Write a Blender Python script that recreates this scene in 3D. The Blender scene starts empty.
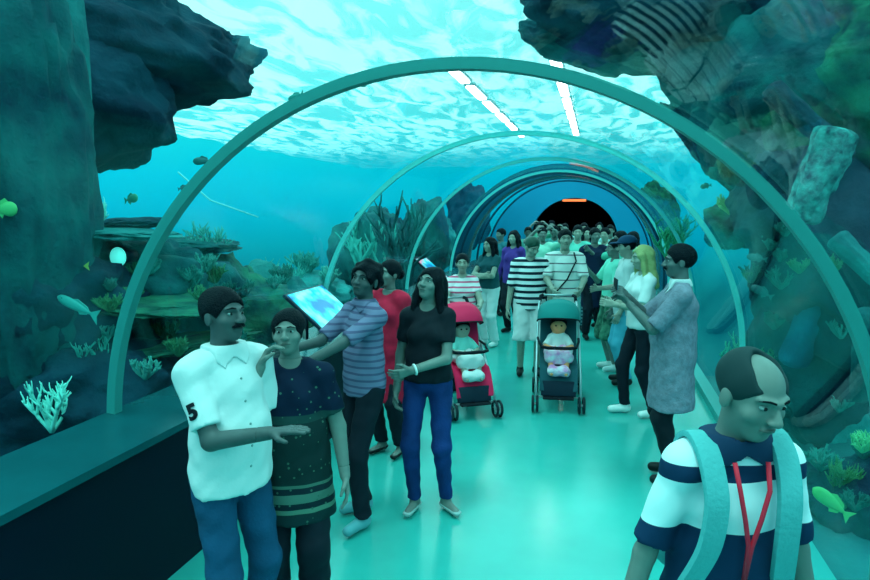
import bpy, bmesh, math, random
import numpy as np
from mathutils import Vector, Matrix, noise
PI = math.pi
SC = bpy.context.scene
COL = SC.collection

# ------------------------------------------------------------------ camera, world, sun, exposure
FPX, YAW, PIT = 650.0, .243, .124
CAM = np.array([.69, 0, 2.0])
cd = bpy.data.cameras.new('camera'); cam = bpy.data.objects.new('camera', cd); COL.objects.link(cam)
cd.sensor_width = 36; cd.lens = FPX / 870 * 36; cd.clip_start = .05; cd.clip_end = 300
cam.location = CAM
cam.rotation_euler = (PI/2 - PIT, 0, YAW)
SC.camera = cam
SC.view_settings.view_transform = 'Standard'; SC.view_settings.look = 'None'
SC.view_settings.gamma = 1; SC.view_settings.use_curve_mapping = False
SC.view_settings.exposure = 0.0

w = bpy.data.worlds.new('water'); SC.world = w; w.use_nodes = True
nt = w.node_tree; nt.nodes.clear()
o_ = nt.nodes.new('ShaderNodeOutputWorld'); b_ = nt.nodes.new('ShaderNodeBackground')
tc = nt.nodes.new('ShaderNodeTexCoord'); sx = nt.nodes.new('ShaderNodeSeparateXYZ'); rp = nt.nodes.new('ShaderNodeValToRGB')
mr = nt.nodes.new('ShaderNodeMapRange'); mr.inputs[1].default_value = -.5; mr.inputs[2].default_value = .5
nt.links.new(tc.outputs['Generated'], sx.inputs[0]); nt.links.new(sx.outputs['Z'], mr.inputs[0]); nt.links.new(mr.outputs[0], rp.inputs[0])
nt.links.new(rp.outputs[0], b_.inputs[0]); nt.links.new(b_.outputs[0], o_.inputs[0])
cr = rp.color_ramp
cr.elements[0].position = 0; cr.elements[0].color = (0, .06, .09, 1)
cr.elements[1].position = 1; cr.elements[1].color = (.55, 1.8, 1.7, 1)
for p, c in ((.38, (.0, .12, .17, 1)), (.45, (.0, .38, .50, 1)), (.50, (.0, .52, .72, 1)), (.55, (0, .64, .84, 1)), (.62, (.01, .82, .90, 1)), (.72, (.16, 1.05, 1.05, 1)), (.86, (.30, 1.2, 1.15, 1))):
    e = cr.elements.new(p); e.color = c
b_.inputs[1].default_value = 1.0

def sun(name, rot, strength, color, angle):
    l = bpy.data.lights.new(name, 'SUN'); l.energy = strength; l.color = color; l.angle = angle
    o = bpy.data.objects.new(name, l); COL.objects.link(o); o.rotation_euler = rot; o.location = (0, 8, 9)
    return o
sun('daylight', (math.radians(14), math.radians(-10), 0), 1.75, (.42, 1, .92), math.radians(12))

def area(name, loc, rot, sx_, sy_, power, color):
    l = bpy.data.lights.new(name, 'AREA'); l.shape = 'RECTANGLE'; l.size = sx_; l.size_y = sy_; l.energy = power; l.color = color
    o = bpy.data.objects.new(name, l); COL.objects.link(o); o.location = loc; o.rotation_euler = rot
    return o
area('skylight', (0, 9, 4.85), (0, 0, 0), 3.0, 20, 110, (.42, 1, .92))
area('skylight', (-7, 9, 4.6), (0, 0, 0), 6.0, 18, 260, (.25, 1, .92))
area('skylight', (6.5, 7, 5.2), (0, 0, 0), 4.0, 16, 120, (.25, 1, .9))

# ------------------------------------------------------------------ coordinates read off the view
_fw = np.array([-math.sin(YAW), math.cos(YAW), 0]); _rt = np.array([math.cos(YAW), math.sin(YAW), 0]); _u = np.array([0, 0, 1.])
_f = _fw*math.cos(PIT) - _u*math.sin(PIT); _up = _fw*math.sin(PIT) + _u*math.cos(PIT)
def wp(px, py, D):
    v = _f + _rt*(px-435)/FPX + _up*(290-py)/FPX
    return CAM + v*(D/(v@_fw))

# ------------------------------------------------------------------ materials
MATS = {}
def nodes(m):
    return m.node_tree.nodes, m.node_tree.links
def mat(name, color, rough=.7, metal=0, bump=0, bscale=30, var=0, vscale=4, spec=.25, color2=None, emit=None, estr=0):
    if name in MATS: return MATS[name]
    m = bpy.data.materials.new(name); m.use_nodes = True; N, L = nodes(m); p = N['Principled BSDF']
    p.inputs['Base Color'].default_value = (*color, 1); p.inputs['Roughness'].default_value = rough
    p.inputs['Metallic'].default_value = metal; p.inputs['Specular IOR Level'].default_value = spec
    t = N.new('ShaderNodeTexCoord')
    if var or color2:
        n = N.new('ShaderNodeTexNoise'); n.inputs['Scale'].default_value = vscale; n.inputs['Detail'].default_value = 6
        L.new(t.outputs['Object'], n.inputs['Vector'])
        r = N.new('ShaderNodeValToRGB'); L.new(n.outputs['Fac'], r.inputs[0])
        c2 = color2 or tuple(c*(1-var) for c in color)
        r.color_ramp.elements[0].position = .35; r.color_ramp.elements[0].color = (*c2, 1)
        r.color_ramp.elements[1].position = .65; r.color_ramp.elements[1].color = (*color, 1)
        L.new(r.outputs[0], p.inputs['Base Color'])
    if bump:
        n = N.new('ShaderNodeTexNoise'); n.inputs['Scale'].default_value = bscale; n.inputs['Detail'].default_value = 5
        L.new(t.outputs['Object'], n.inputs['Vector'])
        b = N.new('ShaderNodeBump'); b.inputs['Strength'].default_value = bump; b.inputs['Distance'].default_value = .02
        L.new(n.outputs['Fac'], b.inputs['Height']); L.new(b.outputs[0], p.inputs['Normal'])
    if emit:
        p.inputs['Emission Color'].default_value = (*emit, 1); p.inputs['Emission Strength'].default_value = estr
    MATS[name] = m; return m

def stripes(name, ca, cb, period, duty, axis='Z', phase=0, cc=None, axis2=None, period2=.05, duty2=.2):
    """bands woven across a garment, measured in the garment's own coordinates"""
    if name in MATS: return MATS[name]
    m = bpy.data.materials.new(name); m.use_nodes = True; N, L = nodes(m); p = N['Principled BSDF']
    p.inputs['Roughness'].default_value = .85; p.inputs['Specular IOR Level'].default_value = .15
    t = N.new('ShaderNodeTexCoord'); s = N.new('ShaderNodeSeparateXYZ'); L.new(t.outputs['Object'], s.inputs[0])
    def band(ax, per, du, ph):
        a = N.new('ShaderNodeMath'); a.operation = 'MULTIPLY_ADD'; a.inputs[1].default_value = 1/per; a.inputs[2].default_value = ph + 10
        L.new(s.outputs[ax], a.inputs[0])
        f = N.new('ShaderNodeMath'); f.operation = 'FRACT'; L.new(a.outputs[0], f.inputs[0])
        g = N.new('ShaderNodeMath'); g.operation = 'LESS_THAN'; g.inputs[1].default_value = du; L.new(f.outputs[0], g.inputs[0]); return g
    g = band(axis, period, duty, phase)
    mx = N.new('ShaderNodeMix'); mx.data_type = 'RGBA'; L.new(g.outputs[0], mx.inputs[0])
    mx.inputs[6].default_value = (*ca, 1); mx.inputs[7].default_value = (*cb, 1); last = mx.outputs[2]
    if axis2:
        g2 = band(axis2, period2, duty2, 0); m2 = N.new('ShaderNodeMix'); m2.data_type = 'RGBA'
        L.new(g2.outputs[0], m2.inputs[0]); L.new(last, m2.inputs[6]); m2.inputs[7].default_value = (*(cc or cb), 1); last = m2.outputs[2]
    L.new(last, p.inputs['Base Color']); MATS[name] = m; return m

def bands(name, stops, axis='Z', lo=0, hi=2, noisy=None):
    """blocks of colour at given heights; stops = [(height, colour)]"""
    if name in MATS: return MATS[name]
    m = bpy.data.materials.new(name); m.use_nodes = True; N, L = nodes(m); p = N['Principled BSDF']; p.inputs['Roughness'].default_value = .85; p.inputs['Specular IOR Level'].default_value = .15
    t = N.new('ShaderNodeTexCoord'); s = N.new('ShaderNodeSeparateXYZ'); L.new(t.outputs['Object'], s.inputs[0])
    r = N.new('ShaderNodeMapRange'); r.inputs[1].default_value = lo; r.inputs[2].default_value = hi; L.new(s.outputs[axis], r.inputs[0])
    c = N.new('ShaderNodeValToRGB'); c.color_ramp.interpolation = 'CONSTANT'; L.new(r.outputs[0], c.inputs[0])
    for i, (z, col) in enumerate(stops):
        pos = (z-lo)/(hi-lo)
        e = c.color_ramp.elements[0] if i == 0 else c.color_ramp.elements.new(pos) if i > 1 else c.color_ramp.elements[1]
        e.position = pos if i else 0; e.color = (*col, 1)
    last = c.outputs[0]
    if noisy:
        n = N.new('ShaderNodeTexVoronoi'); n.inputs['Scale'].default_value = noisy[0]; L.new(t.outputs['Object'], n.inputs['Vector'])
        g = N.new('ShaderNodeMath'); g.operation = 'LESS_THAN'; g.inputs[1].default_value = noisy[1]; L.new(n.outputs['Distance'], g.inputs[0])
        mx = N.new('ShaderNodeMix'); mx.data_type = 'RGBA'; L.new(g.outputs[0], mx.inputs[0]); L.new(last, mx.inputs[6]); mx.inputs[7].default_value = (*noisy[2], 1); last = mx.outputs[2]
    L.new(last, p.inputs['Base Color']); MATS[name] = m; return m

def glassmat(name='acrylic', tint=(.96, 1, 1), ior=1.45, extra=.0):
    if name in MATS: return MATS[name]
    m = bpy.data.materials.new(name); m.use_nodes = True; N, L = nodes(m); N.remove(N['Principled BSDF']); out = N['Material Output']
    a = N.new('ShaderNodeBsdfTransparent'); a.inputs[0].default_value = (*tint, 1)
    g = N.new('ShaderNodeBsdfGlossy'); g.inputs['Roughness'].default_value = .02; g.inputs['Color'].default_value = (.8, 1, 1, 1)
    lw = N.new('ShaderNodeLayerWeight'); lw.inputs[0].default_value = .5
    pw = N.new('ShaderNodeMath'); pw.operation = 'POWER'; pw.inputs[1].default_value = 4; L.new(lw.outputs['Facing'], pw.inputs[0])
    f = N.new('ShaderNodeMath'); f.operation = 'MULTIPLY_ADD'; f.inputs[1].default_value = .27; f.inputs[2].default_value = .02; L.new(pw.outputs[0], f.inputs[0])
    ad = N.new('ShaderNodeMath'); ad.operation = 'ADD'; ad.inputs[1].default_value = extra; L.new(f.outputs[0], ad.inputs[0])
    x = N.new('ShaderNodeMixShader'); L.new(ad.outputs[0], x.inputs[0]); L.new(a.outputs[0], x.inputs[1]); L.new(g.outputs[0], x.inputs[2]); L.new(x.outputs[0], out.inputs[0])
    MATS[name] = m; return m

# ------------------------------------------------------------------ object helpers
def link(name, me, m=None, parent=None, smooth=True):
    o = bpy.data.objects.new(name, me); COL.objects.link(o)
    if m is not None:
        for x in (m if isinstance(m, (list, tuple)) else [m]): me.materials.append(x)
    if parent is not None: o.parent = parent
    if smooth: me.polygons.foreach_set('use_smooth', [True]*len(me.polygons))
    return o
def pyd(name, vs, fs, m=None, parent=None, smooth=True):
    me = bpy.data.meshes.new(name); me.from_pydata([tuple(v) for v in vs], [], [tuple(f) for f in fs]); me.update()
    return link(name, me, m, parent, smooth)
def tag(o, label, cat, group=None, kind=None):
    if label: o['label'] = label
    if cat: o['category'] = cat
    if group: o['group'] = group
    if kind: o['kind'] = kind
    return o
def empty(name, loc, rz=0, s=1):
    o = bpy.data.objects.new(name, None); COL.objects.link(o); o.location = loc; o.rotation_euler = (0, 0, rz); o.scale = (s, s, s); o.empty_display_size = .1
    return o

class MB:
    def __init__(s): s.v = []; s.f = []
    def add(s, vs, fs):
        n = len(s.v); s.v += [tuple(v) for v in vs]; s.f += [tuple(i+n for i in f) for f in fs]; return s
    def box(s, c, d, R=None, bev=0):
        x, y, z = d[0]/2, d[1]/2, d[2]/2
        if bev:
            bm = bmesh.new(); bmesh.ops.create_cube(bm, size=1)
            for v in bm.verts: v.co = Vector((v.co.x*2*x, v.co.y*2*y, v.co.z*2*z))
            bmesh.ops.bevel(bm, geom=bm.edges[:], offset=bev, segments=2, affect='EDGES', profile=.5)
            vs = [v.co.copy() for v in bm.verts]; fs = [[v.index for v in f.verts] for f in bm.faces]; bm.free()
        else:
            vs = [Vector((a*x, b*y, e*z)) for a in (-1, 1) for b in (-1, 1) for e in (-1, 1)]
            fs = [(0, 1, 3, 2), (4, 6, 7, 5), (0, 4, 5, 1), (2, 3, 7, 6), (0, 2, 6, 4), (1, 5, 7, 3)]
        if R is not None: vs = [R @ v for v in vs]
        return s.add([v + Vector(c) for v in vs], fs)
    def tube(s, pts, r, n=8, close=False, flat=None):
        pts = [Vector(p) for p in pts]; m = len(pts); rr = r if isinstance(r, (list, tuple)) else [r]*m
        vs, fs = [], []; prev = None
        for i, p in enumerate(pts):
            if close: t = pts[(i+1) % m] - pts[i-1]
            else: t = pts[min(i+1, m-1)] - pts[max(i-1, 0)]
            t.normalize()
            a = prev - t*prev.dot(t) if prev is not None else t.orthogonal()
            if a.length < 1e-4: a = t.orthogonal()
            a.normalize(); prev = a; b = t.cross(a)
            for k in range(n):
                q = 2*PI*k/n; vs.append(p + (a*math.cos(q) + b*math.sin(q))*rr[i])
        for i in range(m if close else m-1):
            j = (i+1) % m
            for k in range(n):
                l = (k+1) % n; fs.append((i*n+k, i*n+l, j*n+l, j*n+k))
        if not close: fs += [tuple(range(n))[::-1], tuple((m-1)*n+k for k in range(n))]
        return s.add(vs, fs)
    def ell(s, c, r, R=None, nu=16, nv=10):
        vs, fs = [], []
        for i in range(nv+1):
            a = PI*i/nv
            for k in range(nu):
                q = 2*PI*k/nu; v = Vector((r[0]*math.sin(a)*math.cos(q), r[1]*math.sin(a)*math.sin(q), r[2]*math.cos(a)))
                if R is not None: v = R @ v
                vs.append(v + Vector(c))
        for i in range(nv):
            for k in range(nu):
                l = (k+1) % nu; fs.append((i*nu+k, (i+1)*nu+k, (i+1)*nu+l, i*nu+l))
        return s.add(vs, fs)
    def build(s, name, m=None, parent=None, smooth=True):
        o = pyd(name, s.v, s.f, m, parent, smooth)
        return o

def auto(o, ang=35):
    o.data.polygons.foreach_set('use_smooth', [True]*len(o.data.polygons))
    md = o.modifiers.new('wn', 'EDGE_SPLIT'); md.split_angle = math.radians(ang)
    return o

# ------------------------------------------------------------------ distance-field modeller (for bodies and clothes)
def A(*v): return np.array(v, float)
class Field:
    def __init__(s): s.p = []
    def cap(s, a, b, r1, r2=None, k=.02, sc=None, cut=None, sub=False):
        s.p.append(('c', A(*a), A(*b), r1, r1 if r2 is None else r2, k, sc, cut, sub)); return s
    def ell(s, c, r, R=None, k=.02, sub=False):
        s.p.append(('e', A(*c), A(*r), R, k, sub)); return s
    def plane(s, n, d):            # keeps n.x < d
        s.p.append(('p', A(*n)/np.linalg.norm(n), d)); return s
    def ev(s, lo, hi, h, extra=None, wob=None):
        n = [max(4, int(math.ceil((hi[i]-lo[i])/h))+1) for i in range(3)]
        ax = [(lo[i] + h*np.arange(n[i])).astype(np.float32) for i in range(3)]
        F = np.full(n, 1.0, np.float32)
        for q in s.p:
            if q[0] == 'p':
                d = q[1][0]*ax[0][:, None, None] + q[1][1]*ax[1][None, :, None] + q[1][2]*ax[2][None, None, :] - q[2]
                F = np.maximum(F, d.astype(np.float32)); continue
            if q[0] == 'c':
                _, a, b, r1, r2, k, sc, cut, sub = q; m = max(r1, r2)*(max(1, *(sc or (1, 1, 1)))) + .09
                bl, bh = np.minimum(a, b)-m, np.maximum(a, b)+m
            else:
                _, c, r, R, k, sub = q; m = max(r) + .09; bl, bh = c-m, c+m
            sl = []
            for i in range(3):
                i0 = max(0, int((bl[i]-lo[i])/h)); i1 = min(n[i], int((bh[i]-lo[i])/h)+2); sl.append(slice(i0, i1))
            if any(x.stop <= x.start for x in sl): continue
            X, Y, Z = ax[0][sl[0]][:, None, None], ax[1][sl[1]][None, :, None], ax[2][sl[2]][None, None, :]
            if q[0] == 'c':
                S = np.array(sc if sc else (1, 1, 1), float); ba = (b-a)/S; L2 = max(1e-9, ba@ba)
                x, y, z = (X-a[0])/S[0], (Y-a[1])/S[1], (Z-a[2])/S[2]
                t = np.clip((x*ba[0] + y*ba[1] + z*ba[2])/L2, 0, 1)
                d = (np.sqrt((x-t*ba[0])**2 + (y-t*ba[1])**2 + (z-t*ba[2])**2) - (r1 + (r2-r1)*t))*min(S)
                if cut is not None:
                    nn = (b-a)/np.linalg.norm(b-a); e = a + (b-a)*cut
                    d = np.maximum(d, (X-e[0])*nn[0] + (Y-e[1])*nn[1] + (Z-e[2])*nn[2])
            else:
                x, y, z = X-c[0], Y-c[1], Z-c[2]
                if R is not None:
                    x, y, z = (R[0, 0]*x + R[1, 0]*y + R[2, 0]*z, R[0, 1]*x + R[1, 1]*y + R[2, 1]*z, R[0, 2]*x + R[1, 2]*y + R[2, 2]*z)
                k0 = np.sqrt((x/r[0])**2 + (y/r[1])**2 + (z/r[2])**2); k1 = np.sqrt((x/r[0]**2)**2 + (y/r[1]**2)**2 + (z/r[2]**2)**2)
                d = k0*(k0-1)/np.maximum(k1, 1e-6)
            G = F[tuple(sl)]
            if sub:
                d = -d; hh = np.maximum(k-np.abs(G-d), 0)/k; F[tuple(sl)] = np.maximum(G, d) + hh*hh*k*.25
            else:
                hh = np.maximum(k-np.abs(G-d), 0)/k; F[tuple(sl)] = np.minimum(G, d) - hh*hh*k*.25
        X, Y, Z = ax[0][:, None, None], ax[1][None, :, None], ax[2][None, None, :]
        if wob:
            am, sd = wob
            F = F + (am*(np.sin(Z*31+X*23+sd)*np.sin(X*27-Z*17+Y*20+sd*2) + .6*np.sin(Z*57-X*41+sd*3)*np.sin(Y*49+Z*13))).astype(np.float32)
        if extra is not None: F = np.maximum(F, extra(X, Y, Z).astype(np.float32))
        F[0], F[-1], F[:, 0], F[:, -1], F[:, :, 0], F[:, :, -1] = (np.maximum(F[0], .001), np.maximum(F[-1], .001), np.maximum(F[:, 0], .001),
                                                                 np.maximum(F[:, -1], .001), np.maximum(F[:, :, 0], .001), np.maximum(F[:, :, -1], .001))
        return surface(F, lo, h)

def surface(V, lo, h):
    ins = V < 0; n = V.shape
    if not ins.any(): return [], []
    cn = (n[0]-1, n[1]-1, n[2]-1); P = np.zeros(cn + (3,), np.float32); C = np.zeros(cn, np.int32)
    for ax in range(3):
        a = [slice(None)]*3; b = [slice(None)]*3; a[ax] = slice(0, -1); b[ax] = slice(1, None)
        va, vb = V[tuple(a)], V[tuple(b)]; cr_ = ins[tuple(a)] != ins[tuple(b)]
        t = np.where(cr_, va/np.where(cr_, va-vb, 1), 0)
        o1, o2 = [i for i in range(3) if i != ax]
        for d1 in (0, 1):
            for d2 in (0, 1):
                s = [slice(None)]*3; s[o1] = slice(d1, n[o1]-1+d1); s[o2] = slice(d2, n[o2]-1+d2); s = tuple(s)
                c = cr_[s]; C += c; P[..., ax] += np.where(c, t[s], 0)
                P[..., o1] += c*d1; P[..., o2] += c*d2
    on = C > 0; idx = np.full(cn, -1, np.int64); idx[on] = np.arange(on.sum())
    g = np.argwhere(on); vs = (P[on]/C[on][:, None] + g)*h + np.array(lo)
    fs = []
    for ax in range(3):
        a = [slice(None)]*3; b = [slice(None)]*3; a[ax] = slice(0, -1); b[ax] = slice(1, None)
        ia, ib = ins[tuple(a)], ins[tuple(b)]; e = np.argwhere(ia != ib)
        o1, o2 = (ax+1) % 3, (ax+2) % 3
        e = e[(e[:, o1] > 0) & (e[:, o2] > 0) & (e[:, o1] < n[o1]-1) & (e[:, o2] < n[o2]-1)]
        q = []
        for d1, d2 in ((1, 1), (0, 1), (0, 0), (1, 0)):
            c = e.copy(); c[:, o1] -= d1; c[:, o2] -= d2; q.append(idx[c[:, 0], c[:, 1], c[:, 2]])
        q = np.stack(q, 1); fl = ia[e[:, 0], e[:, 1], e[:, 2]]
        q[~fl] = q[~fl][:, ::-1]; fs.append(q)
    fs = np.concatenate(fs)
    return vs.tolist(), fs.tolist()

def rotm(yaw=0, pitch=0, roll=0):     # yaw left/right, pitch>0 looks down, roll tilts; local front is -Y
    return np.array(Matrix.Rotation(yaw, 3, 'Z') @ Matrix.Rotation(pitch, 3, 'X') @ Matrix.Rotation(roll, 3, 'Y'))

def ik(s, t, l1, l2, pole):
    s, t, pole = A(*s), A(*t), A(*pole); d = t-s; L = np.linalg.norm(d); L2 = min(L, (l1+l2)*.998); t = s + d/L*L2; d = t-s; L = L2
    u = d/L; a = (l1*l1 - l2*l2 + L*L)/(2*L); hgt = math.sqrt(max(0, l1*l1-a*a)); p = pole - u*(pole@u); p /= np.linalg.norm(p)
    return s + u*a + p*hgt, t

SKIN = dict(brown=(.13, .145, .145), dark=(.085, .095, .10), light=(.40, .37, .31), mid=(.20, .21, .195))
def skinmat(k): return mat('skin_'+k, SKIN[k], .5, spec=.35, var=.15, vscale=9)
HAIR = lambda: mat('black_hair', (.002, .005, .010), .6, bump=.8, bscale=120, spec=.12)

def hand_prims(F, wr, d, side, curl=.5, nrm=None, sc=1.0):
    """palm, four fingers and a thumb off the side, starting at wrist wr and pointing along d"""
    d = A(*d); d /= np.linalg.norm(d)
    nrm = A(*(nrm if nrm is not None else (side, 0, 0))); nrm = nrm - d*(nrm@d)
    if np.linalg.norm(nrm) < .1: nrm = np.cross(d, A(0, 0, 1))
    nrm /= np.linalg.norm(nrm); w_ = np.cross(d, nrm)           # nrm: back of hand -> away from palm; fingers curl to -nrm
    if w_[1] > 0 and abs(w_[1]) > .3: w_ = -w_                   # thumb towards the front
    if w_[2] < 0 and abs(w_[1]) <= .3: w_ = -w_
    for q in (-.022, -.008, .008, .022):
        F.cap(wr + w_*q*.6, wr + d*.085*sc + w_*q*1.15, .014*sc, .012*sc, k=.012)
    for q, L in ((-.030, .058), (-.010, .074), (.010, .080), (.030, .070)):
        a = wr + d*.088*sc + w_*q*sc; c1 = curl*.9; c2 = curl*2.0
        b = a + (d*math.cos(c1) - nrm*math.sin(c1))*L*.5*sc; e = b + (d*math.cos(c2) - nrm*math.sin(c2))*L*.5*sc
        F.cap(a, b, .0092*sc, .0085*sc, k=.003); F.cap(b, e, .0085*sc, .0070*sc, k=.003)
    a = wr + d*.028*sc + w_*.024*sc; b = a + (d*.65 + w_*.6 - nrm*.35)*.045*sc; e = b + (d*.9 + w_*.15 - nrm*.35*(1+curl))*.034*sc
    F.cap(a, b, .014*sc, .011*sc, k=.01); F.cap(b, e, .0105*sc, .008*sc, k=.004)

def person(label, px, D, H=1.7, face=0, skin='brown', lod=1, arms=None, legs=None, head=(0, 0, 0), lean=0, build=1.0, belly=0, female=False,
           top=None, bottom=None, hair='short', shoes=None, group=None, extras=None, pyz=None, cat='person', loc=None, curl=(.5, .5), lod_eye=True, brow=True,
           handn=(None, None), hairmat=None, moustache=False, bald=False):
    """px, D: column in the view and distance; face: degrees the figure is turned (0 = facing -Y)"""
    s = H/1.7
    if loc is None:
        zr = H*.55; p = wp(px, 290, D); p2 = wp(px, pyz or 330, D); loc = (p2[0], p2[1], 0)
    face = face + math.degrees(math.atan2(CAM[0]-loc[0], loc[1]-CAM[1]))
    root = empty('person', (loc[0], loc[1], 0.003), math.radians(face), s)
    tag(root, label, cat, group)
    h = {0: .018, 1: .013, 2: .0095}[lod]; hh = {0: .010, 1: .0065, 2: .0042}[lod]; hd = {0: .007, 1: .0055, 2: .0045}[lod]
    B = build
    LN = lambda z: -math.tan(lean)*max(0, z-.95)      # forward lean towards -Y above the hips
    def P(x, y, z): return A(x, y + LN(z), z)
    # ---- legs
    hip = {1: P(.088, 0, .90), -1: P(-.088, 0, .90)}
    legs = legs or {}
    kn, an, td = {}, {}, {}
    for sd in (1, -1):
        ax_, ay, az, tr = legs.get(sd, (.10, .02, 0, .15))
        an[sd] = A(sd*ax_, ay, .085+az); kn[sd], an[sd] = ik(hip[sd], an[sd], .42, .42, (sd*.1, -1, 0)); td[sd] = A(math.sin(sd*tr), -math.cos(sd*tr), 0)
    # ---- arms
    sw = .172*B if not female else .150*B
    sh = {1: P(sw, 0, 1.372), -1: P(-sw, 0, 1.372)}
    arms = arms or {}; el, wr = {}, {}
    for sd in (1, -1):
        t, pole = arms.get(sd, ((sd*.30, -.03, .83), (sd*.4, 1, -.1)))
        if t[1] is None: t = (t[0], 0, t[2])
        el[sd], wr[sd] = ik(sh[sd], A(*t), .285, .25, pole)
    # ---- head
    HC = P(0, -.005, 1.50); RH = rotm(*head); T = lambda x, y, z: HC + RH @ (A(x, y, z-1.50))
    F = Field()
    def tb(f, g, kk=.035):
        f.ell(P(0, 0, .95), (.148*B+g, .104*B+g, .13), k=kk)
        f.ell(P(0, -belly*.5, 1.09), ((.128 if not female else .112)*B+g+belly*.4, .095*B+g+belly*.6, .17), k=kk)
        f.ell(P(0, 0, 1.26), ((.142 if not female else .124)*B+g, .100*B+g, .165), k=kk)
        for sd in (1, -1):
            f.cap(P(sd*.045, .012, 1.425), P(sd*(sw-.012), .004, 1.378), .036+g, .044+g, k=kk)
            if female: f.ell(P(sd*.065, -.070, 1.262), (.055+g*.5, .050+g*.8, .055+g*.5), k=.04)
    tb(F, -.004)
    F.cap(P(0, .015, 1.40), T(0, .012, 1.53), .056*(.9 if female else 1), .050*(.9 if female else 1), k=.04)
    # skull, jaw, nose, brow, lips, ears
    F.ell(T(0, .012, 1.622), (.074, .093, .082), RH, k=.02)
    F.ell(T(0, -.030, 1.565), (.056, .058, .068), RH, k=.03)
    F.ell(T(0, -.058, 1.512), (.026, .022, .020), RH, k=.03)
    F.cap(T(0, -.086, 1.607), T(0, -.107, 1.574), .0085, .0125, k=.014)
    for sd in (1, -1):
        F.ell(T(sd*.012, -.098, 1.570), (.010, .011, .008), RH, k=.008)
        F.ell(T(sd*.076, .008, 1.588), (.009, .020, .031), RH, k=.006)
        F.cap(T(sd*.012, -.086, 1.620), T(sd*.045, -.070, 1.624), .009, .007, k=.012)
        F.ell(T(sd*.044, -.056, 1.572), (.020, .018, .018), RH, k=.02)
        F.ell(T(sd*.030, -.094, 1.605), (.017, .012, .011), RH, k=.012, sub=True)
    F.cap(T(-.016, -.085, 1.544), T(.016, -.085, 1.544), .0065, k=.006)
    F.cap(T(-.014, -.083, 1.534), T(.014, -.083, 1.534), .0070, k=.005)
    for sd in (1, -1):
        F.cap(sh[sd], el[sd], .045*B, .037*B, k=.03); F.cap(el[sd], wr[sd], .039*B, .027, k=.015)
        d = wr[sd]-el[sd]; hand_prims(F, wr[sd], d, sd, curl[0 if sd == 1 else 1], handn[0 if sd == 1 else 1])
        F.cap(hip[sd], kn[sd], .074*B, .050, k=.03); F.cap(kn[sd], an[sd], .053, .036, k=.02)
        F.cap(A(an[sd][0], an[sd][1], .045) - td[sd]*.02, A(an[sd][0], an[sd][1], .032) + td[sd]*.13, .034, .028, k=.03)
    pts = [wr[1], wr[-1], el[1], el[-1], HC, an[1], an[-1], sh[1], sh[-1]]
    lo = np.minimum.reduce(pts) - .14; hi = np.maximum.reduce(pts) + .14; lo[2] = -.01; hi[2] = max(hi[2], 1.5)
    lo[0] = min(lo[0], -.30*B); hi[0] = max(hi[0], .30*B); lo[1] = min(lo[1], -.28-belly); hi[1] = max(hi[1], .22)
    hr = .125; hcs = [wr[sd] + (wr[sd]-el[sd])/np.linalg.norm(wr[sd]-el[sd])*.075 for sd in (1, -1)]
    zc = HC[2]-.035
    def ex(X, Y, Z):
        e = np.maximum(Z-zc, 0*X+0*Y-1)
        e = e - 0.004
        # keep raised hands: head block only cuts a column round the neck and head
        e = np.minimum(e, .16-np.sqrt((X-HC[0])**2 + (Y-HC[1])**2 + 0*Z))
        for c in hcs: e = np.maximum(e, hr-.006-np.sqrt((X-c[0])**2+(Y-c[1])**2+(Z-c[2])**2))
        return e
    vs, fs = F.ev(lo, hi, h, ex)
    mb = MB(); mb.add(vs, fs)
    hl, hv = HC-.17, HC+.17; hl[2] = zc-.02; hv[2] = HC[2]+.27
    def hx(X, Y, Z):
        e = np.maximum(zc-Z, np.sqrt((X-HC[0])**2 + (Y-HC[1])**2 + 0*Z)-.165)
        for c in hcs: e = np.maximum(e, hr-.006-np.sqrt((X-c[0])**2+(Y-c[1])**2+(Z-c[2])**2))
        return e
    mb.add(*F.ev(hl, hv, hh, hx))
    for c in hcs: mb.add(*F.ev(c-hr-.01, c+hr+.01, hd, lambda X, Y, Z: np.sqrt((X-c[0])**2+(Y-c[1])**2+(Z-c[2])**2)-hr))
    mb.build('body', skinmat(skin), root)
    ctx = dict(root=root, T=T, RH=RH, P=P, el=el, wr=wr, sh=sh, hip=hip, kn=kn, an=an, td=td, tb=tb, B=B, h=h, lo=lo, hi=hi, sw=sw, belly=belly, lean=LN, HC=HC)
    # ---- eyes, brows
    if lod >= 1:
        for sd in (1, -1):
            e = MB().ell(T(sd*.030, -.0745, 1.604), (.0130, .0095, .0058), Matrix(RH.tolist()), 12, 8).build('eye', mat('eye_white', (.30, .34, .34), .3), root)
            MB().ell(T(sd*.030, -.0820, 1.604), (.0062, .004, .0056), Matrix(RH.tolist()), 10, 6).build('pupil', mat('pupil', (.01, .01, .012), .2), e)
            if brow:
                MB().tube([T(sd*.013, -.0935, 1.6245), T(sd*.030, -.0885, 1.6285), T(sd*.050, -.0715, 1.6225)], [.0028, .0034, .002], 6).build('eyebrow', HAIR(), root)
        MB().tube([T(-.026, -.084, 1.541), T(-.010, -.0925, 1.5425), T(.010, -.0925, 1.5425), T(.026, -.084, 1.541)], [.0025, .0055, .0055, .0025], 6).build('lips', mat('lips_'+skin, tuple(c*.55 for c in SKIN[skin]), .5), root)
        if moustache:
            MB().tube([T(-.034, -.086, 1.548), T(-.012, -.099, 1.555), T(0, -.100, 1.556), T(.012, -.099, 1.555), T(.034, -.086, 1.548)], [.004, .008, .007, .008, .004], 8).build('moustache', HAIR(), root)
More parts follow.
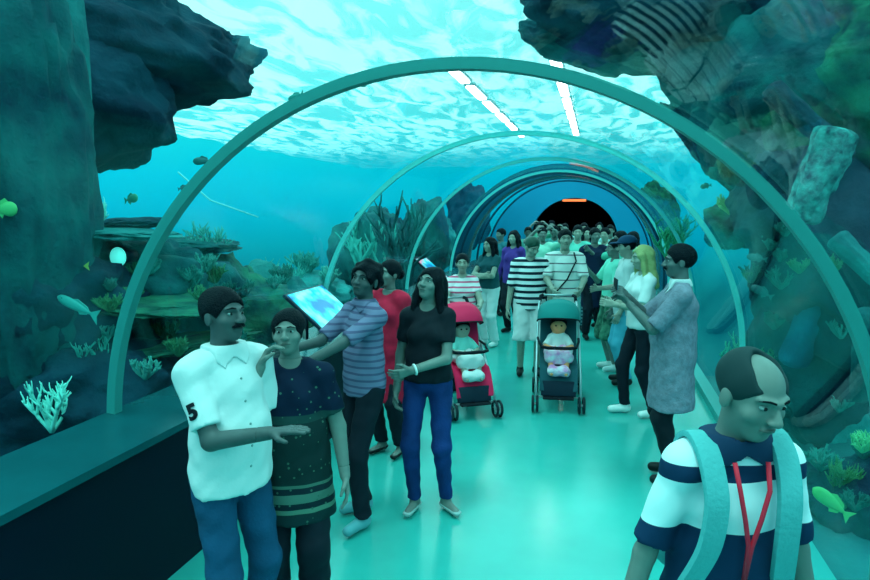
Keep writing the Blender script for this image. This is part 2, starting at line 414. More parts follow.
    # ---- hair
    if hair:
        G = Field(); g = {'curly': .022, 'bald': .005}.get(hair, .009)
        G.ell(T(0, .016, 1.632), (.076+g, .095+g, .084+g*.9), RH, k=.02)
        if hair == 'long':
            G.cap(T(.05, .055, 1.60), P(.07, .085, 1.34), .045, .05, k=.04); G.cap(T(-.05, .055, 1.60), P(-.07, .085, 1.34), .045, .05, k=.04)
            G.cap(T(0, .07, 1.60), P(0, .10, 1.30), .055, .045, k=.04)
            for sd in (1, -1): G.cap(T(sd*.072, -.02, 1.62), P(sd*.095, -.02, 1.42), .028, .03, k=.03)
        if hair == 'bun': G.ell(T(0, .12, 1.60), (.045, .04, .045), RH, k=.015)
        if hair == 'pony': G.cap(T(0, .10, 1.62), P(0, .13, 1.42), .03, .022, k=.02)
        # face opening
        if hair == 'bald':
            G.ell(T(0, -.06, 1.70), (.047, .092, .070), RH, k=.02, sub=True); G.ell(T(0, -.100, 1.565), (.092, .105, .082), RH, k=.01, sub=True)
        elif hair in ('long', 'bun', 'pony'):
            G.ell(T(0, -.100, 1.575), (.066, .095, .083), RH, k=.01, sub=True)
        else:
            G.ell(T(0, -.110, 1.575), (.088, .105, .080), RH, k=.01, sub=True)
            for sd in (1, -1): G.ell(T(sd*.09, .0, 1.565), (.04, .035, .045), RH, k=.01, sub=True)
            G.ell(T(0, .05, 1.48), (.12, .14, .075), RH, k=.01, sub=True)
        hl2 = np.minimum.reduce([HC, HC-.2]); hl2[2] = HC[2]-(.32 if hair in ('long', 'pony') else .10); hv2 = HC+.22; hv2[2] = HC[2]+.27
        vs, fs = G.ev(hl2, hv2, hh*1.15, wob=(.011 if hair == 'curly' else .0045 if hair == 'long' else .0025, px))
        MB().add(vs, fs).build('hair', hairmat or HAIR(), root)
    # ---- clothes
    if top: garment_top(ctx, px=px, **top)
    if bottom: garment_bottom(ctx, px=px, **bottom)
    if shoes:
        for sd in (1, -1):
            G = Field(); a, t = an[sd], td[sd]; z0 = a[2]-.085
            G.cap(A(a[0], a[1], .05+z0)-t*.025, A(a[0], a[1], .042+z0)+t*.14, .042, .034, k=.03)
            if shoes[1] == 'shoe': G.cap(A(a[0], a[1], .05+z0), A(a[0], a[1], .09+z0), .043, .042, k=.02)
            G.plane((0, 0, -1), -(.001+z0)); G.plane((0, 0, 1), (.105 if shoes[1] == 'shoe' else .045)+z0)
            vs, fs = G.ev(A(a[0]-.24, a[1]-.24, z0-.01), A(a[0]+.24, a[1]+.24, z0+.13), .008 if lod else .012)
            MB().add(vs, fs).build('shoe', shoes[0], root)
    if extras: extras(ctx)
    return root, ctx

def garment_top(c, m, hem=.86, sleeve=.75, g=.020, neck=(.072, .055), px=0, name='shirt', flare=0, wob=.003, collar=None, longsleeve=False, placket=None):
    P, B = c['P'], c['B']
    def field(ge, low):
        G = Field(); g_ = g+ge
        c['tb'](G, g_)
        G.cap(P(0, -.01-c['belly']*.4, 1.10), P(0, -c['belly']*.4, low-.06), .158*B+g_*.7, .166*B+g_*.8+flare, k=.04, sc=(1, .72, 1))
        for sd in (1, -1):
            a, e, w_ = c['sh'][sd], c['el'][sd], c['wr'][sd]
            if longsleeve:
                G.cap(a, e, .052*B+g_*.2, .046*B, k=.03); G.cap(e, w_, .048*B, .036, k=.02, cut=.96)
            else:
                G.cap(a, e, .050*B+g_*.35, .052*B+g_*.35, k=.03, cut=sleeve)
        G.cap(P(0, .012, 1.41), P(0, .004, 1.455), .064+ge, .058+ge, k=.03)
        return G
    G = field(0, hem)
    G.ell(P(0, -.045, 1.475), (neck[0], .075, neck[1]), k=.008, sub=True); G.plane((0, 0, 1), 1.462)
    G.plane((0, 0, -1), -hem)
    lo, hi = c['lo'].copy()-.02, c['hi'].copy()+.02; lo[2] = hem-.03
    vs, fs = G.ev(lo, hi, c['h'], wob=(wob, px*.37))
    o = MB().add(vs, fs).build(name, m, c['root'])
    if collar:
        G = field(.010, 1.2)
        G.cap(P(0, .0, 1.38), P(0, .0, 1.60), .052, .060, k=.006, sub=True)
        G.cap(P(0, -.12, 1.53), P(0, -.135, 1.375), .075, .012, k=.006, sub=True)      # open front
        G.plane((0, 0, 1), 1.478)
        y0 = P(0, .0, 1.43)[1]
        def ring(X, Y, Z):      # fold reaches lowest at the two front points
            low = 1.432 - .055*np.clip((-(Y-y0))/.09, 0, 1)*np.clip(1-np.abs(np.abs(X)-.052)/.055, 0, 1)
            return np.maximum(low - Z, np.sqrt(X**2*.9 + (Y-y0)**2*.55 + 0*Z)-.088)
        l2, h2 = P(-.14, -.20, 1.34), P(.14, .16, 1.50)
        vs, fs = G.ev(l2, h2, .0055, ring)
        if len(vs): MB().add(vs, fs).build('collar', collar, o)
    if placket:
        from mathutils.bvhtree import BVHTree
        tree = BVHTree.FromPolygons([v.co.copy() for v in o.data.vertices], [list(p_.vertices) for p_ in o.data.polygons])
        for z in np.linspace(hem+.12, 1.34, 5):
            hit = tree.ray_cast(Vector(P(0, -.6, z)), Vector((0, 1, 0)), 1)[0]
            if hit is not None: MB().ell(hit, (.006, .003, .006), None, 8, 6).build('button', placket, o)
    c['top'] = o
    return o

def garment_bottom(c, m, kind='trousers', end=.09, g=.014, px=0, flare=0, waist=1.0):
    G = Field(); P, B = c['P'], c['B']
    G.ell(P(0, 0, .95), (.150*B+g, .106*B+g, .13), k=.03)
    if kind == 'skirt':
        G.cap(P(0, 0, .95), A(0, .01, end-.05), .155*B+g, .17*B+flare, k=.04, sc=(1, .8, 1))
    else:
        for sd in (1, -1):
            r3 = .043+g*.7+flare
            G.cap(c['hip'][sd], c['kn'][sd], .076*B+g, .052+g+flare*.4, k=.03)
            G.cap(c['kn'][sd], c['an'][sd], .053+g+flare*.4, r3, k=.03)
            G.cap(c['an'][sd], c['an'][sd]-A(0, 0, .04), r3, r3, k=.02)
    G.plane((0, 0, -1), -end); G.plane((0, 0, 1), waist)
    lo, hi = c['lo'].copy(), c['hi'].copy(); lo[2] = end-.03; hi[2] = waist+.03
    vs, fs = G.ev(lo, hi, c['h'], wob=(.004, px*.61))
    return MB().add(vs, fs).build({'trousers': 'trousers', 'shorts': 'shorts', 'skirt': 'skirt'}[kind], m, c['root'])
#@@STRUCT@@
# ------------------------------------------------------------------ the tunnel
RT, ZC = 1.9, .75
def arcpath(R, z0l=.86, z0r=.06, n=56):
    a0 = PI - math.asin((z0l-ZC)/R)
    pts = [(R*math.cos(a0*(1-i/n)), ZC + R*math.sin(a0*(1-i/n))) for i in range(n+1)]
    return pts + [(R, ZC-.25), (R, ZC-.5), (R, z0r)]
def shell(y0, y1, r0, r1, name, m, kind='structure', wav=0):
    """a strip of the vault between two radii"""
    pi_, po = arcpath(r0), arcpath(r1); n = len(pi_); v = []
    for y in (y0, y1):
        for P in (pi_, po):
            v += [(p[0], y, p[1]) for p in P]
    f = []
    for i in range(n-1):
        a, b = i, i+1
        f += [(a, b, 2*n+b, 2*n+a), (n+a, 3*n+a, 3*n+b, n+b), (a, n+a, n+b, b), (2*n+a, 2*n+b, 3*n+b, 3*n+a)]
    f += [(0, 2*n, 3*n, n), (n-1, 2*n-1, 4*n-1, 3*n-1)]
    o = pyd(name, v, f, m); tag(o, None, None, None, kind)
    md = o.modifiers.new('es', 'EDGE_SPLIT'); md.split_angle = math.radians(40)
    return o
floor_m = bpy.data.materials.new('vinyl_floor'); floor_m.use_nodes = True
N, L = nodes(floor_m); p = N['Principled BSDF']; p.inputs['Roughness'].default_value = .20; p.inputs['Specular IOR Level'].default_value = .5
t = N.new('ShaderNodeTexCoord'); n = N.new('ShaderNodeTexNoise'); n.inputs['Scale'].default_value = 1.3; n.inputs['Detail'].default_value = 4
r = N.new('ShaderNodeValToRGB'); L.new(t.outputs['Object'], n.inputs[0]); L.new(n.outputs[0], r.inputs[0]); L.new(r.outputs[0], p.inputs['Base Color'])
r.color_ramp.elements[0].position = .3; r.color_ramp.elements[0].color = (.028, .36, .33, 1); r.color_ramp.elements[1].position = .7; r.color_ramp.elements[1].color = (.040, .45, .41, 1)
o = MB().box((.2, 7.6, -.05), (3.5, 19.2, .1)).build('floor', floor_m, smooth=False); tag(o, None, None, None, 'structure')
navy = mat('navy_panel', (.002, .006, .018), .5, spec=.12)
o = MB().box((-1.72, 7.6, .40), (.40, 19.2, .80)).build('wall_left', navy, smooth=False); tag(o, None, None, None, 'structure')
ledge_m = mat('teal_ledge', (.004, .085, .105), .25, var=.2, vscale=2)
mb = MB(); v = [(-1.93, .875), (-1.49, .835), (-1.49, .795), (-1.93, .80)]
mb.add([(x, y, z) for y in (-2, 17.2) for x, z in v], [(0, 1, 5, 4), (1, 2, 6, 5), (2, 3, 7, 6), (3, 0, 4, 7), (3, 2, 1, 0), (4, 5, 6, 7)])
o = mb.build('trim_1', ledge_m, smooth=False); tag(o, None, None, None, 'structure')
o = MB().box((1.90, 7.6, .03), (.12, 19.2, .10)).build('baseboard_right', mat('curb', (.03, .35, .34), .4), smooth=False); tag(o, None, None, None, 'structure')
G_ = glassmat()
ribs = [(-.1, .05), (2.99, .06), (5.82, .035), (8.8, .035), (11.67, .035), (14.4, .05), (15.8, .05)]
ribm = mat('rib_sealant', (.03, .26, .25), .4, spec=.4)
collar_m = mat('navy_gloss_frame', (.003, .02, .05), .18, spec=.8)
thinm = mat('clear_seam', (.12, .62, .60), .3)
for i, (y, wd) in enumerate(ribs):
    o = shell(y-wd/2, y+wd/2, RT-.022 if i < 2 else RT-.012, RT+.03 if i < 2 else RT+.03, 'trim_%d' % (i+2), ribm if i < 2 else thinm if i < 5 else collar_m)
edges = [-1.9] + [r[0] for r in ribs] + [17.0]
for i in range(len(edges)-1):
    shell(edges[i]+.02, edges[i+1]-.02, RT, RT+.045, 'window_%d' % (i+1), G_)
shell(12.35, 13.2, RT-.02, 2.08, 'trim_9', collar_m)
shell(13.2, 13.28, RT-.05, 1.99, 'trim_10', mat('steel_edge', (.45, .6, .6), .2, metal=.8))
# end wall with its archway
blue = mat('blue_end_wall', (.0, .26, .46), .5)
n = 40; v = []; f = []
def arch_pts(cx, cz, R, zb, n=40):
    return [(cx-R, zb)] + [(cx + R*math.cos(PI-PI*i/n), cz + R*math.sin(PI-PI*i/n)) for i in range(n+1)] + [(cx+R, zb)]
ip, op = arch_pts(.12, 1.18, 1.10, 0), arch_pts(0, .75, 2.05, 0)
k = len(ip)
for y in (17.0, 17.3):
    v += [(a, y, b) for a, b in ip] + [(a, y, b) for a, b in op]
for i in range(k-1):
    f += [(i, i+1, k+i+1, k+i), (2*k+i, 3*k+i, 3*k+i+1, 2*k+i+1), (i, 2*k+i, 2*k+i+1, i+1), (k+i, k+i+1, 3*k+i+1, 3*k+i)]
o = pyd('wall_back', v, f, blue, smooth=False); tag(o, None, None, None, 'structure')
dark = mat('dark_hall', (.012, .006, .02), .8)
o = MB().box((.12, 22, -.05), (2.6, 9.3, .1)).build('floor_hall', mat('hall_floor', (.02, .16, .16), .4), smooth=False); tag(o, None, None, None, 'structure')
for nm, c, d in (('ceiling_hall', (.12, 22, 2.36), (2.6, 9.3, .08)), ('wall_hall_left', (-1.18, 22, 1.16), (.08, 9.3, 2.32)), ('wall_hall_right', (1.42, 22, 1.16), (.08, 9.3, 2.32)), ('wall_hall_back', (.12, 26.7, 1.2), (2.6, .08, 2.4))):
    o = MB().box(c, d).build(nm, dark, smooth=False); tag(o, None, None, None, 'structure')
mb = MB(); 
o = MB().box((.10, 17.42, 2.225), (.60, .10, .06), bev=.015).build('ceiling_light', mat('orange_lamp', (.9, .3, .1), .4, emit=(1.0, .22, .06), estr=1.6)); auto(o)
tag(o, 'glowing orange strip light at the top of the dark archway', 'light')
MB().box((.10, 17.42, 2.265), (.66, .12, .03)).build('housing', dark, o, smooth=False)

# ------------------------------------------------------------------ lamps over the tank: two rows running along the tunnel
def lamp(x, y, z, label, ln=1.7):
    t = empty('overhead_lamp', (x, y, z)); tag(t, label, 'lamp', 'long white lamps hung over the tank')
    o = MB().box((0, 0, 0), (.20, ln, .05), bev=.02).build('diffuser', mat('lamp_white', (1, 1, 1), .4, emit=(1.0, .93, .97), estr=9), t); auto(o)
    o = MB().box((0, 0, .06), (.28, ln+.1, .06), bev=.02).build('housing', mat('lamp_case', (.2, .5, .5), .5), t); auto(o)
    for q in (-.6, .6): MB().tube([(0, q, .08), (0, q, .27)], .012, 6).build('hanger', mat('lamp_case', (.2, .5, .5), .5), t)
for i, y in enumerate((13.6, 15.8, 18.0, 20.2, 22.4, 24.6)):
    lamp(-.16, y, 4.75, 'long white lamp over the tunnel, in the row above its crown')
for i, y in enumerate((13.6, 15.8, 18.0, 20.2, 22.4, 24.6)):
    lamp(-2.2, y, 4.75, 'long white lamp over the tank, in the row beside the tunnel')

# ------------------------------------------------------------------ water surface, sea bed
mw = bpy.data.materials.new('water_surface'); mw.use_nodes = True; N, L = nodes(mw); N.remove(N['Principled BSDF']); out = N['Material Output']
tr = N.new('ShaderNodeBsdfTranslucent'); tr.inputs[0].default_value = (1, .97, 1, 1)
tp = N.new('ShaderNodeBsdfTransparent'); tp.inputs[0].default_value = (.97, 1, 1, 1)
gl = N.new('ShaderNodeBsdfGlossy'); gl.inputs['Roughness'].default_value = .12; gl.inputs['Color'].default_value = (.6, 1, 1, 1)
t = N.new('ShaderNodeTexCoord'); mp = N.new('ShaderNodeMapping'); mp.inputs['Scale'].default_value = (1.1, .38, 1); mp.inputs['Rotation'].default_value = (0, 0, .5)
n = N.new('ShaderNodeTexNoise'); n.inputs['Scale'].default_value = 1.5; n.inputs['Detail'].default_value = 5; n.inputs['Distortion'].default_value = .8
r = N.new('ShaderNodeValToRGB'); r.color_ramp.elements[0].position = .42; r.color_ramp.elements[0].color = (.12,)*3+(1,); r.color_ramp.elements[1].position = .56; r.color_ramp.elements[1].color = (.9,)*3+(1,)
L.new(t.outputs['Object'], mp.inputs[0]); L.new(mp.outputs[0], n.inputs[0]); L.new(n.outputs[0], r.inputs[0])
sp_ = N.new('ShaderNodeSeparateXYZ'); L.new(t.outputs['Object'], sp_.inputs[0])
fr_ = N.new('ShaderNodeMapRange'); fr_.interpolation_type = 'SMOOTHSTEP'; fr_.inputs[1].default_value = 18; fr_.inputs[2].default_value = 42; fr_.inputs[3].default_value = 1; fr_.inputs[4].default_value = .05   # distance haze painted in: white ripple mix fades out further along
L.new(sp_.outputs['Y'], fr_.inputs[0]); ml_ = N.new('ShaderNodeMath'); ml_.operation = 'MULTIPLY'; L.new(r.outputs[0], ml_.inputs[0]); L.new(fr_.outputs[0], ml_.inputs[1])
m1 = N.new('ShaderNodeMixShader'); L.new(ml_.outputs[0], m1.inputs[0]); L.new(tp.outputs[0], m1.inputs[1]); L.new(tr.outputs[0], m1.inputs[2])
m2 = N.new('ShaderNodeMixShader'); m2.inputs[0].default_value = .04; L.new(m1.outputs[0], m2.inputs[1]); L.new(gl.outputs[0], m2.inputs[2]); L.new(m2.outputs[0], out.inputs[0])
xs = np.linspace(-16, 14, 150); ys = np.linspace(1, 46, 200)
vs = [(x, y, 5.0 + .10*noise.noise(Vector((x*.8, y*.45, 1))) + .09*noise.noise(Vector((x*2.0+y*.6, y*1.0, 4))) + .03*noise.noise(Vector((x*5, y*3, 7)))) for y in ys for x in xs]
fs = [(j*150+i, j*150+i+1, (j+1)*150+i+1, (j+1)*150+i) for j in range(199) for i in range(149)]
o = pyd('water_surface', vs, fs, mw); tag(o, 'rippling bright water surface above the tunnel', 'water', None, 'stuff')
sandm = mat('tank_sand', (.01, .15, .17), .9, color2=(.004, .07, .10), vscale=1.2, bump=.5)
for nm, x0, x1, y1_ in (('floor_tank_left', -18, -2.02, 15), ('floor_tank_right', 2.02, 14, 9)):
    xs = np.linspace(x0, x1, 60); ys = np.linspace(-4, y1_, 90)
    vs = [(x, y, -.12 + .16*noise.noise(Vector((x*.6, y*.6, 3)))) for y in ys for x in xs]
    fs = [(j*60+i, j*60+i+1, (j+1)*60+i+1, (j+1)*60+i) for j in range(89) for i in range(59)]
    o = pyd(nm, vs, fs, sandm); tag(o, None, None, None, 'structure')

# ------------------------------------------------------------------ rocks, corals, fish
def rmat(name, c1, c2, sc=2.5, bump=.8, c3=None):
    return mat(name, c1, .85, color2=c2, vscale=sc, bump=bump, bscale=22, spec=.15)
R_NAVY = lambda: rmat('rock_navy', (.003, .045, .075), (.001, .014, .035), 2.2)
R_TEAL = lambda: rmat('rock_teal', (.006, .12, .13), (.002, .035, .06), 2.8)
R_OLIVE = lambda: rmat('rock_olive', (.016, .17, .10), (.003, .045, .055), 4.5)
R_PALE = lambda: rmat('rock_pale', (.018, .26, .26), (.006, .10, .12), 2.5)
R_BLUE = lambda: rmat('rock_blue', (.008, .14, .24), (.004, .05, .12), 3)
ROCKS = []
def rock(label, c, r, seed=0, m=None, amp=.28, fr=1.6, sub=5, name='rock', R=None, ridge=0, parent=None, cat='rock', group=None):
    bm = bmesh.new(); bmesh.ops.create_icosphere(bm, subdivisions=sub, radius=1)
    rm = max(r); sv = Vector((seed*7.3, seed*3.1, seed*1.7))
    for v in bm.verts:
        d = v.co.normalized(); q = d*fr + sv
        a = noise.fractal(q, 1.0, 2.0, 5) * amp
        if ridge: a += ridge*(abs(noise.noise(Vector((d.x*6, d.y*6, d.z*1.2)) + sv)) - .2)
        a += .05*noise.noise(d*9 + sv)
        p_ = d*(1+a); v.co = Vector((p_.x*r[0], p_.y*r[1], p_.z*r[2]))
        if R is not None: v.co = R @ v.co
    me = bpy.data.meshes.new(name); bm.to_mesh(me); bm.free()
    o = link(name, me, m or R_TEAL(), parent); o.location = c; ROCKS.append(o)
    if parent is None: tag(o, label, cat, group)
    return o
def rk(label, px, py, D, wpx, hpx, dep=None, **k):
    for _ in range(30):                              # stay clear of the vault
        c = wp(px, py, D); s = D/FPX; rx, rz = wpx*.5*s, hpx*.5*s
        q = math.hypot(c[0], max(0, c[2]-ZC)); dx, dz = abs(c[0])/q, max(0, c[2]-ZC)/q
        if q - 1.12*math.hypot(rx*dx, rz*dz) > 1.98: break
        D *= 1.04
    return rock(label, c, (rx, dep if dep else (rx+rz)*.5, rz), **k)
def E(rx=0, ry=0, rz=0):
    return (Matrix.Rotation(math.radians(rz), 3, 'Z') @ Matrix.Rotation(math.radians(ry), 3, 'Y') @ Matrix.Rotation(math.radians(rx), 3, 'X'))
# left side overhang and column
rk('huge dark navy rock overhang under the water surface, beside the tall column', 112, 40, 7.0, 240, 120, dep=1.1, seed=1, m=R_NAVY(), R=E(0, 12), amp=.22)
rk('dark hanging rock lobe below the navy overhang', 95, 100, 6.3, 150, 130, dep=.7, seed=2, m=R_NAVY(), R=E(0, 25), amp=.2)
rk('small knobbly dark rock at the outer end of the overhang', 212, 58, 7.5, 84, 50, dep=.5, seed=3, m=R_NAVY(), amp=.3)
rk('tall teal rock column with vertical ribs nearest the glass', 18, 190, 4.4, 120, 520, dep=.5, seed=5, m=R_TEAL(), amp=.10, ridge=.25)
rk('slim upright grey-teal rock slab leaning against the tall column', 66, 130, 4.8, 34, 330, dep=.2, seed=6, m=R_PALE(), amp=.08, ridge=.15, R=E(0, 4))
# left reef
L_ = [('dark reef boulder at the foot of the tall column', 30, 320, 4.6, 190, 170, R_NAVY, 7),
      ('broad teal reef boulder under the flat shelves', 135, 300, 5.6, 190, 130, R_TEAL, 8),
      ('lumpy olive reef boulder beside the first arch', 210, 330, 6.4, 170, 150, R_OLIVE, 9),
      ('low dark boulder behind the bare white coral', 95, 400, 4.6, 210, 130, R_NAVY, 10),
      ('teal boulder behind the man in the white polo', 265, 330, 8.0, 130, 120, R_PALE, 11),
      ('pale green boulder behind the woman in the patterned tunic', 300, 350, 8.2, 110, 110, R_TEAL, 12),
      ('far teal boulder left of the second arch', 300, 300, 11, 110, 60, R_PALE, 13),
      ('hazy teal outcrop seen through the second pane', 372, 262, 13, 80, 110, R_TEAL, 14),
      ('hazy green outcrop seen through the third pane', 425, 245, 14, 50, 90, R_TEAL, 15),
      ('dark knobbly outcrop beside the navy collar', 470, 215, 15, 40, 60, R_NAVY, 16),
      ('mossy teal outcrop beyond the third arch', 436, 240, 14.5, 40, 50, R_PALE, 17)]
for lb, px, py, D, w_, h_, m_, sd in L_:
    rk(lb, px, py, D, w_, h_, seed=sd, m=m_(), amp=.3)
def shelf(lb, px, py, D, w_, th, sd, m_, tilt=0):
    c = wp(px, py, D); s = D/FPX
    return rock(lb, c, (w_*.5*s, w_*.4*s, th*.5*s), seed=sd, m=m_(), amp=.22, fr=2.2, sub=5, name='coral_shelf', R=E(0, tilt), cat='coral')
shelf('flat pale-edged coral shelf just above the round light', 112, 234, 5.0, 130, 12, 20, R_PALE, 1)
shelf('dark flat coral shelf stacked on the pale-edged shelf', 125, 224, 5.3, 90, 12, 21, R_NAVY, -3)
shelf('wide olive coral shelf below the round light', 150, 300, 4.9, 190, 12, 22, R_OLIVE, 4)
shelf('long dim coral shelf nearest the glass ledge', 175, 345, 4.9, 170, 14, 23, R_OLIVE, -8)
shelf('short teal shelf on the lumpy olive boulder', 195, 245, 6.2, 90, 16, 24, R_TEAL, 2)
c = wp(118, 257, 4.75)
o = MB().ell(c, (.058, .05, .072), None, 20, 14).build('spotlight', mat('lit_lens', (.2, .9, .8), .3, emit=(.1, .85, .75), estr=.7)); tag(o, 'round pale glowing lamp under the coral shelf', 'light')
MB().tube([c + A(0, .03, .0), c + A(0, .16, .0)], .05, 16).build('housing', navy, o)

def branch(name, label, base, H_, n, seed, m, r0=.012, spread=.6, cat='coral', levels=2):
    rnd = random.Random(seed); mb = MB()
    def grow(p, d, L_, r, lv):
        pts = [p]; q = p.copy(); dd = d.copy()
        for i in range(5):
            dd = (dd + Vector((rnd.uniform(-1, 1), rnd.uniform(-1, 1), rnd.uniform(-.2, .7)))*.22).normalized(); q = q + dd*L_/5; pts.append(q.copy())
        mb.tube(pts, [r*(1-.12*i) for i in range(6)], 6)
        if lv > 0:
            for k in range(rnd.choice((2, 3))):
                j = rnd.choice((2, 3, 4)); nd = (dd + Vector((rnd.uniform(-1, 1), rnd.uniform(-.6, .6), rnd.uniform(-.1, .8)))*.9).normalized()
                grow(pts[j], nd, L_*.6, r*.7, lv-1)
    for i in range(n):
        a = rnd.uniform(0, 2*PI); d = Vector((math.cos(a)*spread, math.sin(a)*spread*.7, 1)).normalized(); grow(Vector((0, 0, 0)), d, H_, r0, levels)
    o = mb.build(name, m); o.location = base; tag(o, label, cat); return o
white_c = mat('pale_coral', (.25, .85, .75), .6); green_c = mat('green_coral', (.12, .55, .25), .7); teal_c = mat('teal_coral', (.03, .36, .32), .7); dk_c = mat('dark_weed', (.005, .10, .11), .8)
def br(name, label, px, py, D, hpx, **k):
    return branch(name, label, wp(px, py, D), hpx*D/FPX, **k)
br('branching_coral', 'bare white branching coral low behind the ledge', 52, 432, 3.9, 38, n=8, seed=3, m=white_c, r0=.014, spread=.8)
br('soft_coral', 'pale feathery coral on top of the flat shelf', 92, 228, 5.1, 22, n=16, seed=5, m=white_c, r0=.010, spread=1.3)
br('soft_coral', 'dark bushy coral on the shelf behind the first arch', 205, 262, 6.1, 28, n=14, seed=6, m=teal_c, r0=.016, spread=1.1)
br('soft_coral', 'green bushy coral above the long dim shelf', 180, 290, 5.2, 24, n=12, seed=7, m=teal_c, r0=.012, spread=1.4)
br('soft_coral', 'thin teal coral between the first arch and the white coral', 95, 372, 4.3, 26, n=12, seed=8, m=teal_c, r0=.010, spread=1.2)
br('soft_coral', 'teal bushy coral behind the tilted sign board', 275, 300, 8.5, 30, n=16, seed=9, m=teal_c, r0=.02, spread=1.2)
br('seaweed', 'tall dark weed rising behind the girl in black', 400, 300, 9.5, 70, n=6, seed=10, m=dk_c, r0=.045, spread=.25, cat='seaweed')
br('seaweed', 'dark weed clump seen through the second pane', 372, 290, 12, 50, n=8, seed=11, m=teal_c, r0=.05, spread=.5, cat='seaweed')
# right side rock wall
R_S = [('huge teal rock ceiling above the first arch', 720, 10, 6.6, 330, 130, R_NAVY, 30, .9, 8),
       ('broad smooth teal rock face behind the bark log', 800, 95, 6.2, 230, 210, R_TEAL, 31, 1.0, 30),
       ('dark navy boulder between arch and bark log', 785, 200, 5.4, 90, 110, R_NAVY, 32, .5, 20),
       ('blotchy green rock mass beside the bark log, high up', 870, 90, 5.6, 190, 220, R_OLIVE, 33, .8, 0),
       ('dark rock wall below the bark log', 858, 265, 4.9, 190, 190, R_NAVY, 34, .8, 0),
       ('dark navy rock seen inside the first arch', 815, 350, 5.6, 110, 170, R_NAVY, 35, .6, 0),
       ('teal knobbly rock behind the photographing man', 795, 290, 6.4, 80, 150, R_NAVY, 36, .4, 0),
       ('pale smooth boulder beside the balding man', 800, 440, 4.6, 130, 150, R_PALE, 37, .5, 0),
       ('low dark rock on the tank bed near the curb', 860, 520, 3.9, 130, 130, R_NAVY, 38, .5, 0),
       ('teal rock leaning over the crown of the arch', 580, 44, 7.6, 120, 40, R_TEAL, 39, .6, 18),
       ('navy rock rim along the right flank of the arch', 722, 158, 6.0, 150, 34, R_NAVY, 40, .4, 45),
       ('small mossy rock beside the second arch', 735, 225, 8.2, 60, 50, R_OLIVE, 41, .4, 0),
       ('distant green reef outcrop beside the navy collar', 655, 225, 13, 44, 80, R_OLIVE, 43, .6, 0)]
for lb, px, py, D, w_, h_, m_, sd, dp, tl in R_S:
    rk(lb, px, py, D, w_, h_, dep=dp, seed=sd, m=m_(), amp=.24, R=E(0, tl))
bark = rmat('bark', (.06, .42, .38), (.004, .05, .07), 14, 1.0)
def log(label, a, b, D1, D2, rpx, seed, m=None):
    p0, p1 = Vector(wp(*a, D1)), Vector(wp(*b, D2)); r0 = rpx*.5*D1/FPX; mb = MB(); n_, k_ = 40, 28; vs, fs = [], []
    t_ = (p1-p0).normalized(); u_ = t_.orthogonal().normalized(); v_ = t_.cross(u_)
    for i in range(n_+1):
        q = i/n_
        for k in range(k_):
            an = 2*PI*k/k_; gr = .09*math.sin(an*11+3*noise.noise(Vector((q*4, an, seed)))) + .15*noise.noise(Vector((math.cos(an)*1.5, math.sin(an)*1.5, q*5+seed)))
            rr = r0*(1+gr)*(1-.18*q)*(1 if 1 < i < n_-1 else .88 if 0 < i < n_ else .6); vs.append(p0 + (p1-p0)*q + (u_*math.cos(an)+v_*math.sin(an))*rr)
    for i in range(n_):
        for k in range(k_): l = (k+1) % k_; fs.append((i*k_+k, i*k_+l, (i+1)*k_+l, (i+1)*k_+k))
    fs += [tuple(range(k_))[::-1], tuple(n_*k_+k for k in range(k_))]
    o = pyd('sunken_log', vs, fs, m or bark); tag(o, label, 'log'); return o
log('upright log with cracked pale bark outside the first arch', (838, 128), (800, 222), 4.4, 4.5, 40, 1)
log('dark bare log lying above the upright bark log', (768, 88), (850, 158), 4.9, 4.6, 22, 2, R_NAVY())
log('pale ribbed log sloping down beside the glass, below the upright log', (835, 236), (890, 290), 4.2, 4.0, 22, 3, R_PALE())
log('slanted blue-grey log propped inside the reef behind the first arch', (838, 262), (790, 365), 5.0, 5.2, 34, 4, R_BLUE())
log('thin pale log leaning on the slanted blue-grey log', (818, 285), (765, 360), 5.6, 5.8, 14, 5, R_PALE())
log('short greenish log end near the curb', (868, 310), (860, 400), 4.0, 4.2, 24, 6, R_TEAL())
br('soft_coral', 'yellow-green bushy coral beside the pale smooth boulder', 862, 452, 3.7, 16, n=22, seed=21, m=green_c, r0=.010, spread=1.4)
br('soft_coral', 'yellow-green feathery coral on the small mossy rock', 732, 215, 7.0, 16, n=18, seed=22, m=mat('yellow_coral', (.45, .75, .30), .7), r0=.018, spread=1.4)
br('soft_coral', 'dim olive coral low on the tank bed near the green fish', 838, 490, 4.1, 24, n=18, seed=23, m=mat('olive_coral', (.04, .22, .08), .7), r0=.009, spread=1.0)
br('soft_coral', 'green coral behind the balding man', 745, 375, 6.2, 30, n=18, seed=24, m=mat('mint_coral', (.05, .5, .35), .7), r0=.02, spread=1.3)
br('seaweed', 'green weed tuft beside the blonde woman', 668, 262, 9.5, 34, n=16, seed=25, m=mat('weed', (.02, .30, .16), .8), r0=.02, spread=.6, cat='seaweed')

